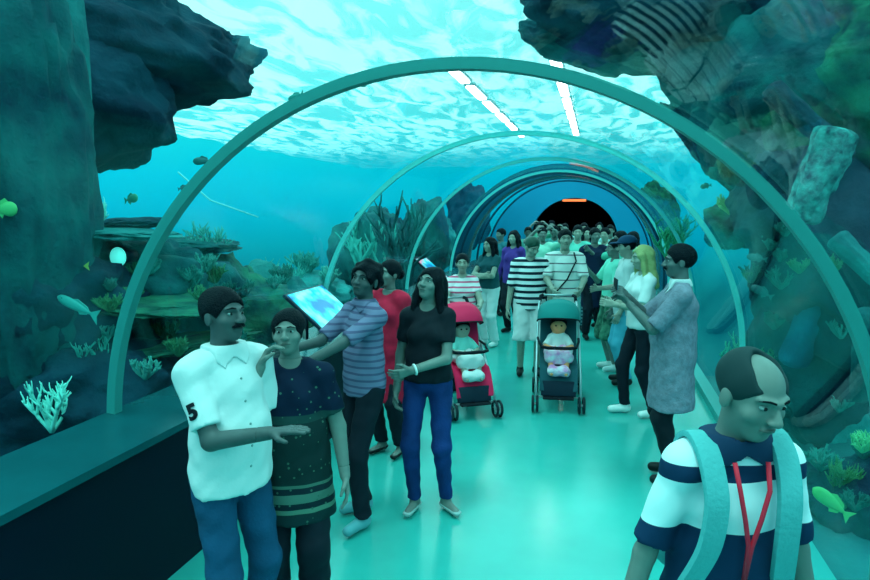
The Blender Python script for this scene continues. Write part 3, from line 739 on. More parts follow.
def fish(label, px, py, D, lpx, face, m, tilt=0, deep=.30, finm=None):
    """body swims along -X when face = 0"""
    root = empty('fish', wp(px, py, D), math.radians(face)); L = lpx*D/FPX
    root.rotation_euler = (0, math.radians(tilt), math.radians(face)); tag(root, label, 'fish')
    vs, fs = [], []; n_, k_ = 14, 12
    for i in range(n_+1):
        q = i/n_; h_ = L*deep*.5*(math.sin(PI*min(1, q*1.02)**.72))**.8*(1-.25*q) + L*.018; w_ = h_*.42
        for k in range(k_): an = 2*PI*k/k_; vs.append((-L/2+L*.84*q, w_*math.cos(an), h_*math.sin(an)))
    for i in range(n_):
        for k in range(k_): l = (k+1) % k_; fs.append((i*k_+k, i*k_+l, (i+1)*k_+l, (i+1)*k_+k))
    fs += [tuple(range(k_))[::-1], tuple(n_*k_+k for k in range(k_))]
    pyd('body', vs, fs, m, root)
    def fin(nm, pts, th=.008):
        th *= L*2; n = len(pts); v = [(x, -th*.5, z) for x, z in pts] + [(x, th*.5, z) for x, z in pts]
        pyd(nm, [(a*L, b, c_*L) for a, b, c_ in v], [tuple(range(n)), tuple(range(2*n-1, n-1, -1))] + [(i, n+i, n+(i+1) % n, (i+1) % n) for i in range(n)], finm or m, root, False)
    fin('tail', [(.31, .03), (.5, .16), (.45, 0), (.5, -.16), (.31, -.03)])
    fin('dorsal_fin', [(-.2, deep*.42), (-.05, deep*.72), (.2, deep*.45), (.25, deep*.2), (0, deep*.3)])
    fin('anal_fin', [(0, -deep*.3), (.08, -deep*.62), (.24, -deep*.3), (.2, -deep*.15)])
    for sd in (1, -1): MB().ell((-.37*L, sd*L*.04*(deep/.3), .03*L), (.02*L, .012*L, .02*L), None, 8, 6).build('eye', mat('pupil', (.01, .01, .012), .2), root)
    return root
fd = mat('fish_dark', (.01, .12, .13), .4, spec=.6); fy = mat('fish_yellow', (.40, .60, .12), .4); fg = mat('fish_green', (.10, .50, .16), .4); ft = mat('fish_teal', (.03, .36, .33), .35)
fish('small dark fish crossing just outside the first arch', 203, 161, 4.6, 26, -10, fd, 0, .28)
fish('olive fish hovering above the flat coral shelf', 131, 199, 4.8, 24, 160, mat('fish_olive', (.03, .33, .20), .4), 8, .36)
fish('yellow-green fish beside the tall rock column', 4, 209, 3.9, 30, 185, fg, 0, .5)
fish('slim yellow fish below the flat coral shelf', 76, 266, 4.4, 28, 10, fy, 0, .2)
fish('long greenish fish over the dark reef boulder', 78, 307, 4.1, 52, 0, ft, 22, .2)
fish('tiny teal fish beside the first arch, near the dark one', 183, 188, 4.9, 14, 170, fd, 10, .35)
fish('dark blue fish behind the balding man, nearest the blue-grey log', 757, 258, 5.0, 20, 0, fd, 10, .35)
fish('dark fish with pointed snout lower along the arch', 762, 292, 5.0, 24, 0, fd, 28, .35)
fish('green fish swimming low near the right-hand curb', 832, 503, 3.5, 48, 0, fg, 38, .3)
fish('small pale fish near the blonde woman', 706, 186, 7.6, 12, 20, ft, -10, .4)
fish('small dark fish high over the second arch', 296, 96, 8.0, 18, 0, ft, -20, .3)
fish('faint teal fish near the rippling surface', 360, 84, 10.0, 14, 180, ft, -12, .35)
fish('flat teal fish above the photographing man', 770, 232, 5.1, 18, 150, ft, 20, .3)
# thin pale lines slung in the water on the left
o = MB().tube([wp(178, 172, 5.2), wp(210, 200, 5.4), wp(258, 217, 5.8)], .006, 6).build('cable', mat('pale_line', (.3, .9, .9), .6)); tag(o, 'thin pale line slung through the water behind the first arch', 'cable')
# small growths dotted over the reef, set on the rock faces that look towards the tunnel
from mathutils.bvhtree import BVHTree
def tufts(label, group, spots, seed, mats, hpx, spread=1.3):
    rnd = random.Random(seed); trees = []
    for r_ in ROCKS:
        loc = r_.location; trees.append(BVHTree.FromPolygons([v.co + loc for v in r_.data.vertices], [list(p_.vertices) for p_ in r_.data.polygons]))
    for k, (px, py) in enumerate(spots):
        d = Vector(wp(px, py, 1) - CAM).normalized(); best = None
        for t_ in trees:
            h_, n_, _, ds = t_.ray_cast(Vector(CAM), d)
            if h_ is not None and (best is None or ds < best[1]): best = (h_, ds)
        if best is None or best[1] > 14: continue
        h_, ds = best; o = branch('coral_tuft', label, h_ - d*.03 - Vector((0, 0, .02)), hpx*rnd.uniform(.7, 1.3)*ds/FPX, rnd.choice((10, 14, 18)), seed+k, mats[k % len(mats)], r0=.0028*ds, spread=spread)
        o['group'] = group
rnd_ = random.Random(4)
tufts('small coral tuft growing on the reef above the ledge', 'coral tufts on the reef above the ledge',
      [(rnd_.uniform(95, 330), rnd_.uniform(258, 385)) for _ in range(34)], 50, [mat('coral_dusk', (.02, .24, .22), .8), mat('coral_deep', (.006, .13, .12), .8), mat('coral_moss', (.03, .20, .10), .8), mat('coral_mint', (.05, .34, .30), .7)], 11)
tufts('small coral tuft on the rocks beyond the curb side glass', 'coral tufts beyond the curb side glass',
      [(rnd_.uniform(745, 868), rnd_.uniform(230, 520)) for _ in range(22)], 90, [mat('coral_dusk', (.02, .24, .22), .8), mat('coral_deep', (.006, .13, .12), .8), mat('coral_moss', (.03, .20, .10), .8)], 11)
#@@PEOPLE@@
# ------------------------------------------------------------------ information boards on the ledge
def board(label, y0, ln, tint):
    t = empty('information_board', (-1.69, y0+ln/2, .86)); tag(t, label, 'sign', 'tilted picture boards on the ledge')
    tl = math.atan2(.32, .38); R = Matrix.Rotation(tl, 3, 'Y')
    cz = .25
    mb = MB().box((0, 0, cz), (.50, ln, .028), R, bev=.006); mb.build('frame', mat('board_frame', (.01, .02, .04), .4), t, False)
    m = bpy.data.materials.new('board_screen'); m.use_nodes = True; N, L = nodes(m); p = N['Principled BSDF']
    tc_ = N.new('ShaderNodeTexCoord'); n_ = N.new('ShaderNodeTexNoise'); n_.inputs['Scale'].default_value = 5; r_ = N.new('ShaderNodeValToRGB')
    L.new(tc_.outputs['Object'], n_.inputs[0]); L.new(n_.outputs[0], r_.inputs[0])
    r_.color_ramp.elements[0].position = .38; r_.color_ramp.elements[0].color = (0, .14, .40, 1); r_.color_ramp.elements[1].position = .66; r_.color_ramp.elements[1].color = tint
    e_ = r_.color_ramp.elements.new(.52); e_.color = (.01, .50, .62, 1)
    L.new(r_.outputs[0], p.inputs['Base Color']); L.new(r_.outputs[0], p.inputs['Emission Color']); p.inputs['Emission Strength'].default_value = .55; p.inputs['Roughness'].default_value = .15
    off = R @ Vector((0, 0, .017)); MB().box(Vector((0, 0, cz)) + off, (.46, ln-.05, .006), R).build('screen', m, t, False)
    for sy in (-1, 1): MB().tube([(-.05, sy*ln*.3, 0), (-.05, sy*ln*.3, cz+.02)], .014, 8).build('support', mat('board_frame', (.01, .02, .04), .4), t)
board('tilted glowing blue picture board beside the boy in the plaid shirt', 5.0, .78, (.35, .9, .95, 1))
board('smaller tilted blue board behind the red stroller', 9.1, .55, (.8, .15, .3, 1))

# ------------------------------------------------------------------ people
WH = mat('white_cotton', (.72, .70, .72), .8, bump=.15, bscale=25)
def shoe_m(n, c): return mat(n, c, .5)
blk = mat('black_cloth', (.006, .009, .016), .85); jean2 = mat('teal_denim', (.006, .07, .16), .85, var=.3, vscale=5, bump=.2, bscale=60); jean = mat('blue_denim', (.006, .035, .17), .85, var=.3, vscale=5, bump=.2, bscale=60)
navyt = mat('dark_trousers', (.006, .010, .020), .85)

def add_number(c):
    cu = bpy.data.curves.new('number', 'FONT'); cu.body = '5'; cu.size = .085; cu.extrude = .002; cu.offset = .004; cu.align_x = 'CENTER'; cu.align_y = 'CENTER'
    tmp = bpy.data.objects.new('number', cu); COL.objects.link(tmp)
    dg = bpy.context.evaluated_depsgraph_get(); me = bpy.data.meshes.new_from_object(tmp.evaluated_get(dg)); bpy.data.objects.remove(tmp)
    o = link('sleeve_number', me, blk, c['root'], False)
    a, e = c['sh'][-1], c['el'][-1]; ax = (e-a)/np.linalg.norm(e-a); mid = a + (e-a)*.56
    out = A(-.85, -.5, 0); out = out - ax*(out@ax); out /= np.linalg.norm(out)
    up = -ax; x_ = np.cross(up, out); R = np.stack([x_, up, out], 1)
    bm = bmesh.new(); bm.from_mesh(me); bmesh.ops.subdivide_edges(bm, edges=bm.edges, cuts=2, use_grid_fill=False)
    from mathutils.bvhtree import BVHTree
    tm = c['top'].data; tree = BVHTree.FromPolygons([v.co.copy() for v in tm.vertices], [list(p_.vertices) for p_ in tm.polygons])
    for v in bm.verts:                                       # lay the print on the sleeve
        q = A(*v.co); st = mid + up*q[1] + x_*q[0] + out*.25; hit = tree.ray_cast(Vector(st), Vector(-out), .4)[0]
        v.co = (A(*hit) if hit is not None else st - out*.18) + out*(.003 + q[2])
    bm.to_mesh(me); bm.free()
    # the small badge above the number
    return o

# 1 man in the white polo
person('man in a white polo with a number on its sleeve, holding out one hand', 214, 2.62, 1.66, face=34, skin='dark', lod=2,
       arms={-1: ((-.06, -.36, 1.175), (-.5, .4, -1)), 1: ((.27, -.02, .84), (.4, 1, 0))}, head=(.12, -.10, .05), belly=.04, build=1.0,
       top=dict(m=WH, hem=.85, sleeve=.80, g=.026, name='polo_shirt', collar=WH, placket=mat('button_grey', (.2, .3, .3), .5), neck=(.06, .05)),
       bottom=dict(m=jean2, g=.016, end=.07), shoes=(shoe_m('black_shoe', (.01, .012, .015)), 'shoe'), curl=(.5, .12), handn=(None, (0, 0, 1)),
       extras=add_number, moustache=True, loc=(-.80, 2.37, 0))

# 2 woman in the patterned tunic
tunic = bands('tunic_print', [(0, (.008, .03, .035)), (.70, (.10, .20, .15)), (.725, (.008, .02, .03)), (.755, (.09, .17, .14)), (.80, (.008, .02, .03)), (.83, (.07, .15, .12)), (.85, (.008, .025, .028)), (1.16, (.015, .05, .05)), (1.20, (.004, .012, .035))], 'Z', 0, 2, noisy=(26, .16, (.05, .13, .10)))
person('woman in a dark patterned tunic with one hand raised to her chin', 289, 2.92, 1.53, face=-6, skin='mid', lod=2, female=True, belly=.03, build=1.08,
       arms={-1: ((-.12, -.20, 1.47), (-.5, -.2, -1)), 1: ((.27, -.08, .86), (.5, 1, 0))}, head=(-.12, -.14, -.05), hair='bun',
       top=dict(m=tunic, hem=.64, sleeve=.72, g=.018, flare=.035, name='tunic', neck=(.066, .055)), bottom=dict(m=navyt, g=.022, flare=.02),
       shoes=(shoe_m('black_shoe', (.01, .012, .015)), 'sandal'), curl=(.35, .7))

# 3 boy in the plaid shirt
plaid = stripes('purple_plaid', (.20, .18, .30), (.11, .09, .18), .042, .35, 'Z')
def plaid_x(c): pass
person('boy in a grey-purple plaid shirt stretching both arms over the ledge', 364, 4.02, 1.66, face=-58, skin='dark', lod=2, build=.93,
       arms={-1: ((-.10, -.47, 1.19), (-.5, .3, -1)), 1: ((.12, -.50, 1.14), (.5, .3, -1))}, head=(.45, -.16, .12), hair='curly',
       legs={-1: (.10, .04, 0, .2), 1: (.11, -.10, 0, .3)},
       top=dict(m=plaid, hem=.86, sleeve=.86, g=.018, name='shirt', collar=plaid, neck=(.06, .055)), bottom=dict(m=navyt, g=.016),
       shoes=(shoe_m('grey_shoe', (.12, .35, .40)), 'shoe'), curl=(.3, .3))

# 4 girl in black with jeans
def bracelet(c):
    w_, e = c['wr'][1], c['el'][1]; d = (w_-e)/np.linalg.norm(w_-e); u = np.cross(d, A(0, 0, 1)); u /= np.linalg.norm(u); v_ = np.cross(d, u)
    MB().tube([w_ - d*.02 + (u*math.cos(a)+v_*math.sin(a))*.033 for a in np.linspace(0, 2*PI, 17)[:-1]], .008, 8, close=True).build('bracelet', mat('white_beads', (.85, .85, .85), .3), c['root'])
person('girl in a black top and blue jeans with long hair and a white bracelet', 428, 4.17, 1.615, face=-14, skin='mid', lod=2, female=True, build=.95,
       arms={1: ((-.05, -.235, 1.05), (1, .35, -.5)), -1: ((-.21, -.06, .86), (-.4, 1, 0))}, head=(-.35, -.30, .06), hair='long',
       legs={-1: (.085, -.05, 0, .1), 1: (.13, .0, 0, .75)},
       top=dict(m=blk, hem=.93, sleeve=.62, g=.012, name='top', neck=(.07, .06)), bottom=dict(m=jean, g=.012, flare=-.006),
       shoes=(mat('white_strap', (.35, .45, .45), .5), 'sandal'), curl=(.4, .6), extras=bracelet)

# 5 woman in red behind the boy
red = mat('red_cloth', (.75, .01, .05), .8, var=.35, vscale=9)
person('woman in a red tunic half hidden behind the boy', 389, 5.15, 1.58, face=-35, skin='mid', lod=1, female=True, head=(-.3, -.1, 0), hair='bun',
       top=dict(m=red, hem=.50, sleeve=.8, g=.03, flare=.04, name='tunic'), bottom=dict(m=navyt, g=.02), shoes=(shoe_m('black_shoe', (.01, .012, .015)), 'sandal'),
       arms={-1: ((-.24, -.12, .84), (-.4, 1, 0)), 1: ((.24, -.12, .84), (.4, 1, 0))})

# 6 girl pushing the red stroller
pk = stripes('pink_stripes', (.90, .75, .78), (.75, .12, .22), .062, .35, 'Z')
person('girl in a pink and white striped top pushing the red stroller', 462, 7.05, 1.50, face=5, skin='light', lod=1, female=True, head=(-.1, -.05, 0), hair='pony',
       arms={-1: ((-.17, -.40, 1.10), (-.5, .3, -1)), 1: ((.17, -.40, 1.10), (.5, .3, -1))},
       top=dict(m=pk, hem=.88, sleeve=.55, g=.016), bottom=dict(m=mat('aqua_trousers', (.10, .55, .55), .8), g=.02), shoes=(shoe_m('black_shoe', (.01, .012, .015)), 'shoe'))

# 7 woman with crossed arms
person('long haired woman in a dark top and white trousers with folded arms', 489, 9.4, 1.58, face=-38, skin='light', lod=1, female=True, head=(-.2, 0, 0), hair='long',
       arms={-1: ((.05, -.20, 1.14), (-.8, -.2, -.6)), 1: ((-.06, -.235, 1.10), (.8, -.2, -.6))},
       top=dict(m=mat('dark_teal_top', (.01, .08, .10), .8), hem=.92, sleeve=.5, g=.014), bottom=dict(m=WH, g=.02, flare=.012), shoes=(shoe_m('white_shoe', (.8, .8, .8)), 'shoe'))

# 8, 9 the two in stripes
bw = stripes('navy_white_stripes', (.86, .84, .88), (.010, .018, .035), .075, .45, 'Z', .2)
def camera_strap(c):
    P = c['P']; MB().tube([P(.10, -.04, 1.45), P(.12, -.13, 1.36), P(.02, -.175, 1.15), P(-.10, -.15, 1.0)], .009, 6).build('bag_strap', blk, c['root'])
person('teenager in a bold navy and white striped shirt looking down at the stroller', 529, 7.7, 1.66, face=6, skin='light', lod=1, head=(.45, .42, 0), hairmat=mat('brown_hair', (.015, .07, .05), .5),
       arms={-1: ((-.27, -.06, .84), (-.4, 1, 0)), 1: ((.25, -.10, .86), (.4, 1, 0))},
       top=dict(m=bw, hem=.83, sleeve=.95, g=.030, neck=(.065, .05)), bottom=dict(m=WH, kind='shorts', g=.035, end=.46, flare=.03), shoes=(shoe_m('black_shoe', (.01, .012, .015)), 'shoe'))
lt = stripes('pale_stripes', (.88, .84, .82), (.20, .12, .16), .095, .14, 'Z', .1)
person('man in a pale thinly striped shirt pushing the teal stroller', 563, 7.75, 1.74, face=4, skin='light', lod=1, head=(.1, -.08, 0),
       arms={-1: ((-.15, -.40, 1.06), (-.7, .3, -1)), 1: ((.15, -.40, 1.06), (.7, .3, -1))},
       top=dict(m=lt, hem=.80, sleeve=.9, g=.030, neck=(.06, .05)), bottom=dict(m=mat('pale_trousers', (.25, .55, .52), .8), g=.03), shoes=(shoe_m('black_shoe', (.01, .012, .015)), 'shoe'), extras=camera_strap)

# 11 photographing man
grey = mat('grey_linen', (.26, .25, .33), .8, var=.25, vscale=30, bump=.3, bscale=90)
pm, pc = person('moustached man in a long grey shirt photographing with a phone', 677, 4.62, 1.73, face=-84, skin='brown', lod=2, build=1.1, belly=.05,
       arms={-1: ((-.04, -.34, 1.33), (-.5, .1, -1)), 1: ((.07, -.33, 1.29), (.5, .1, -1))}, head=(.05, .02, 0),
       top=dict(m=grey, hem=.56, sleeve=.95, g=.026, flare=.03, name='long_shirt', collar=WH, neck=(.06, .055)), bottom=dict(m=blk, g=.018), moustache=True,
       shoes=(shoe_m('black_shoe', (.01, .012, .015)), 'shoe'), curl=(.8, .8), handn=((0, 1, 0), (0, 1, 0)))
M = pm.matrix_basis; ph = M @ Vector((.012, -.43, 1.43))
t = empty('phone', ph, math.radians(-84)); tag(t, 'black phone held up by the man in the long grey shirt', 'phone')
MB().box((0, 0, 0), (.155, .010, .078), bev=.004).build('case', blk, t, False); MB().box((0, .0065, 0), (.145, .003, .070)).build('screen', mat('phone_screen', (.02, .2, .25), .15, emit=(.05, .4, .5), estr=.4), t, False)

# 12, 13, 14 the three beside him
blond = mat('blonde_hair', (.38, .40, .17), .5, bump=.6, bscale=80)
def backpack(m_, nm='backpack', dy=.19):
    def f(c):
        P = c['P']; F_ = Field(); F_.ell(P(0, dy, 1.22), (.14, .09, .20), k=.03); F_.cap(P(0, dy-.02, 1.05), P(0, dy-.02, 1.30), .12, .10, k=.04, sc=(1.1, .6, 1))
        vs, fs = F_.ev(P(-.25, dy-.2, .9), P(.25, dy+.2, 1.5), .014); o = MB().add(vs, fs).build(nm, m_, c['root'])
    return f
person('blonde woman in a white top and dark trousers, beside the photographing man', 641, 6.15, 1.64, face=-65, skin='light', lod=1, female=True, hair='long', hairmat=blond, head=(-.1, .12, 0),
       arms={-1: ((-.10, -.32, 1.15), (-.6, .3, -1)), 1: ((.10, -.32, 1.15), (.6, .3, -1))}, legs={-1: (.10, -.10, 0, .1), 1: (.10, .12, 0, .1)},
       top=dict(m=WH, hem=.90, sleeve=.8, g=.018), bottom=dict(m=navyt, g=.012), shoes=(shoe_m('white_shoe', (.8, .8, .8)), 'shoe'))
def cap_hat(m_):
    def f(c):
        T, RH = c['T'], c['RH']; F_ = Field(); F_.ell(T(0, .012, 1.650), (.092, .112, .080), RH, k=.01); F_.ell(T(0, -.12, 1.652), (.065, .075, .010), RH, k=.012)
        n_ = RH @ A(0, 0, -1); F_.plane(n_, n_ @ T(0, 0, 1.638)); vs, fs = F_.ev(c['HC']-.3, c['HC']+.35, .010); MB().add(vs, fs).build('cap', m_, c['root'])
    return f
person('man in a dark cap, white shirt and pale blue jeans behind the blonde woman', 625, 7.3, 1.68, face=-80, skin='light', lod=1, head=(0, .1, 0),
       top=dict(m=WH, hem=.82, sleeve=.85, g=.032), bottom=dict(m=mat('pale_denim', (.10, .48, .66), .8), g=.024), shoes=(shoe_m('black_shoe', (.01, .012, .015)), 'shoe'),
       arms={-1: ((-.12, -.30, 1.10), (-.6, .3, -1)), 1: ((.2, -.1, .86), (.4, 1, 0))}, extras=cap_hat(mat('navy_cap', (.01, .06, .14), .8)))
camo = mat('mottled_shorts', (.10, .30, .20), .85, color2=(.02, .08, .06), vscale=14)
person('person in mottled shorts and pale shoes beyond the man in the cap', 612, 7.95, 1.62, face=-70, skin='mid', lod=1, top=dict(m=mat('mint_top', (.25, .75, .60), .8), hem=.84, sleeve=.8, g=.026),
       bottom=dict(m=camo, kind='shorts', g=.04, end=.42, flare=.03), shoes=(shoe_m('white_shoe', (.8, .8, .8)), 'shoe'), arms={-1: ((-.20, -.28, 1.30), (-.6, .3, -1)), 1: ((.25, -.1, .85), (.4, 1, 0))})

# 15 balding man nearest the camera
polo = bands('wide_banded_polo', [(0, (.006, .03, .08)), (1.205, (.75, .80, .84)), (1.345, (.006, .03, .08)), (1.392, (.75, .80, .84)), (1.55, (.01, .05, .1))], 'Z', 0, 2)
def straps(c):
    P = c['P']; sm = mat('aqua_webbing', (.10, .40, .42), .75, bump=.2, bscale=80)
    for sd in (1, -1):
        path = [P(sd*.085, .13, 1.30), P(sd*.105, .085, 1.42), P(sd*.108, .02, 1.468), P(sd*.106, -.050, 1.440), P(sd*.102, -.100, 1.375), P(sd*.100, -.128, 1.30), P(sd*.108, -.130, 1.18), P(sd*.135, -.10, 1.05)]
        vs, fs = [], []; n_ = len(path)
        # smooth the path
        pp = []
        for i in range(n_-1):
            p0, p1, p2, p3 = path[max(i-1, 0)], path[i], path[i+1], path[min(i+2, n_-1)]
            for q in np.linspace(0, 1, 6, endpoint=False): pp.append(.5*((2*p1) + (p2-p0)*q + (2*p0-5*p1+4*p2-p3)*q*q + (3*p1-p0-3*p2+p3)*q**3))
        pp.append(path[-1]); m_ = len(pp)
        for i, p_ in enumerate(pp):
            tg = pp[min(i+1, m_-1)]-pp[max(i-1, 0)]; tg /= np.linalg.norm(tg); x_ = A(1, 0, 0) - tg*tg[0]; x_ /= np.linalg.norm(x_); nn = np.cross(x_, tg)
            if nn @ (p_-P(0, 0, 1.25)) < 0: nn = -nn
            wd = .032
            for a, b in ((-wd, .003), (-wd*.93, .009), (wd*.93, .009), (wd, .003), (wd, -.008), (-wd, -.008)): vs.append(p_ + x_*a + nn*b)
        for i in range(m_-1):
            for k in range(6): l = (k+1) % 6; fs.append((i*6+k, i*6+l, (i+1)*6+l, (i+1)*6+k))
        fs += [tuple(range(6))[::-1], tuple((m_-1)*6+k for k in range(6))]
        auto(pyd('backpack_strap', vs, fs, sm, c['root']), 30)
    F_ = Field(); F_.cap(P(0, .20, 1.02), P(0, .19, 1.27), .11, .10, k=.04, sc=(1.1, .5, 1))
    vs, fs = F_.ev(P(-.25, .05, .8), P(.25, .40, 1.5), .014); MB().add(vs, fs).build('backpack', sm, c['root'])
    MB().tube([P(.046, -.085, 1.42), P(.040, -.122, 1.35), P(.022, -.135, 1.27), P(.006, -.138, 1.19), P(.0, -.138, 1.06)], .0065, 8).build('lanyard', mat('red_cord', (.9, .02, .05), .6), c['root'])
    MB().tube([P(-.046, -.085, 1.42), P(-.040, -.122, 1.35), P(-.022, -.135, 1.27), P(-.003, -.138, 1.19), P(.0, -.138, 1.06)], .0065, 8).build('lanyard', mat('red_cord', (.9, .02, .05), .6), c['root'])
person('balding man in a navy and white banded polo with backpack straps and red lanyard', 724, 1.74, 1.625, face=28, skin='mid', lod=2, build=.84, hair='bald',
       head=(.24, .28, .06), lean=.16, top=dict(m=polo, hem=.84, sleeve=.85, g=.024, name='polo_shirt', collar=mat('navy_collar_cloth', (.006, .03, .08), .8), neck=(.06, .05)),
       bottom=dict(m=navyt, g=.02), shoes=(shoe_m('black_shoe', (.01, .012, .015)), 'shoe'), extras=straps, hairmat=mat('cropped_hair', (.01, .03, .035), .7), pyz=400)

# ------------------------------------------------------------------ the crowd further in
def cl(n, c): return mat('cloth_'+n, c, .85)
CR = [(513, 10.4, 1.64, 'purple', (.08, .03, .24), 'dark', -30, 'long', 'woman in a purple top standing left of the striped teenager', 0),
      (500, 12.2, 1.62, 'slate', (.02, .14, .18), 'dark', -50, 'short', 'person in slate clothes by the navy collar, behind the purple top', 0),
      (541, 11.0, 1.68, 'lightgreen', (.40, .80, .65), 'dark', 10, 'short', 'person in pale green raising both hands to take a picture', 1),
      (527, 13.2, 1.62, 'mint', (.20, .60, .52), 'pale', 0, 'short', 'person in mint standing beyond the striped teenager', 0),
      (553, 12.6, 1.66, 'aqua', (.10, .45, .45), 'dark', 5, 'short', 'person in aqua between the two raised hands and the archway', 1),
      (576, 10.6, 1.72, 'seafoam', (.16, .62, .50), 'check', 0, 'short', 'person in a seafoam shirt just right of the pale striped man', 0),
      (593, 9.9, 1.70, 'ink', (.006, .015, .05), 'dark', 20, 'short', 'person in a long ink-dark coat in the middle of the walkway', 0),
      (585, 11.8, 1.66, 'navyblue', (.01, .04, .12), 'dark', 10, 'long', 'long haired person in navy behind the ink-dark coat', 0),
      (603, 10.9, 1.67, 'pale', (.50, .80, .70), 'dark', -20, 'short', 'person in a pale shirt right of the ink-dark coat', 0),
      (618, 9.6, 1.66, 'jade', (.12, .55, .42), 'dark', -70, 'short', 'person in jade reaching one arm forward beyond the mottled shorts', 2),
      (630, 10.6, 1.62, 'sage', (.20, .55, .40), 'pale', -60, 'long', 'person in sage near the right glass beyond the cap', 0),
      (563, 14.6, 1.66, 'sea', (.10, .40, .40), 'dark', 0, 'short', 'person in sea green deep in the crowd below the orange lamp', 0),
      (582, 14.2, 1.68, 'ice', (.50, .80, .80), 'dark', 0, 'short', 'person in an icy pale shirt deep in the crowd', 0),
      (538, 15.2, 1.68, 'fern', (.10, .40, .28), 'dark', 0, 'short', 'person in fern green at the left edge of the archway', 1),
      (608, 13.2, 1.66, 'glacier', (.40, .75, .75), 'pale', 0, 'short', 'person in glacier blue at the right edge of the archway', 0),
      (550, 16.2, 1.70, 'moss', (.08, .25, .20), 'dark', 0, 'short', 'tall person in moss green standing in the archway', 0),
      (597, 15.8, 1.66, 'petrol', (.02, .16, .22), 'dark', 0, 'long', 'long haired person in petrol blue standing in the archway', 0)]
for px_, D_, H_, nm_, c_, leg_, fc_, hr_, lb_, ar_ in CR:
    am = None
    if ar_ == 1: am = {-1: ((-.16, -.28, 1.66), (-1, -.2, -.6)), 1: ((.16, -.28, 1.66), (1, -.2, -.6))}
    if ar_ == 2: am = {-1: ((-.18, -.42, 1.42), (-1, -.2, -1)), 1: ((.27, -.05, .84), (.4, 1, 0))}
    lg = {'dark': navyt, 'pale': cl('palelegs', (.30, .60, .55)), 'check': stripes('checked_trousers', (.20, .35, .40), (.02, .06, .1), .06, .4, 'Z', 0, (.1, .2, .25), 'X', .06, .4)}[leg_]
    person(lb_, px_, D_, H_, face=fc_, skin=random.Random(px_).choice(('light', 'mid', 'light')), lod=0, female=hr_ == 'long', hair=hr_, arms=am,
           top=dict(m=cl(nm_, c_), hem=.50 if nm_ == 'ink' else .84, sleeve=.8, g=.028, longsleeve=nm_ in ('ink', 'purple')), bottom=dict(m=lg, g=.022), shoes=(shoe_m('black_shoe', (.01, .012, .015)), 'shoe'), pyz=300)

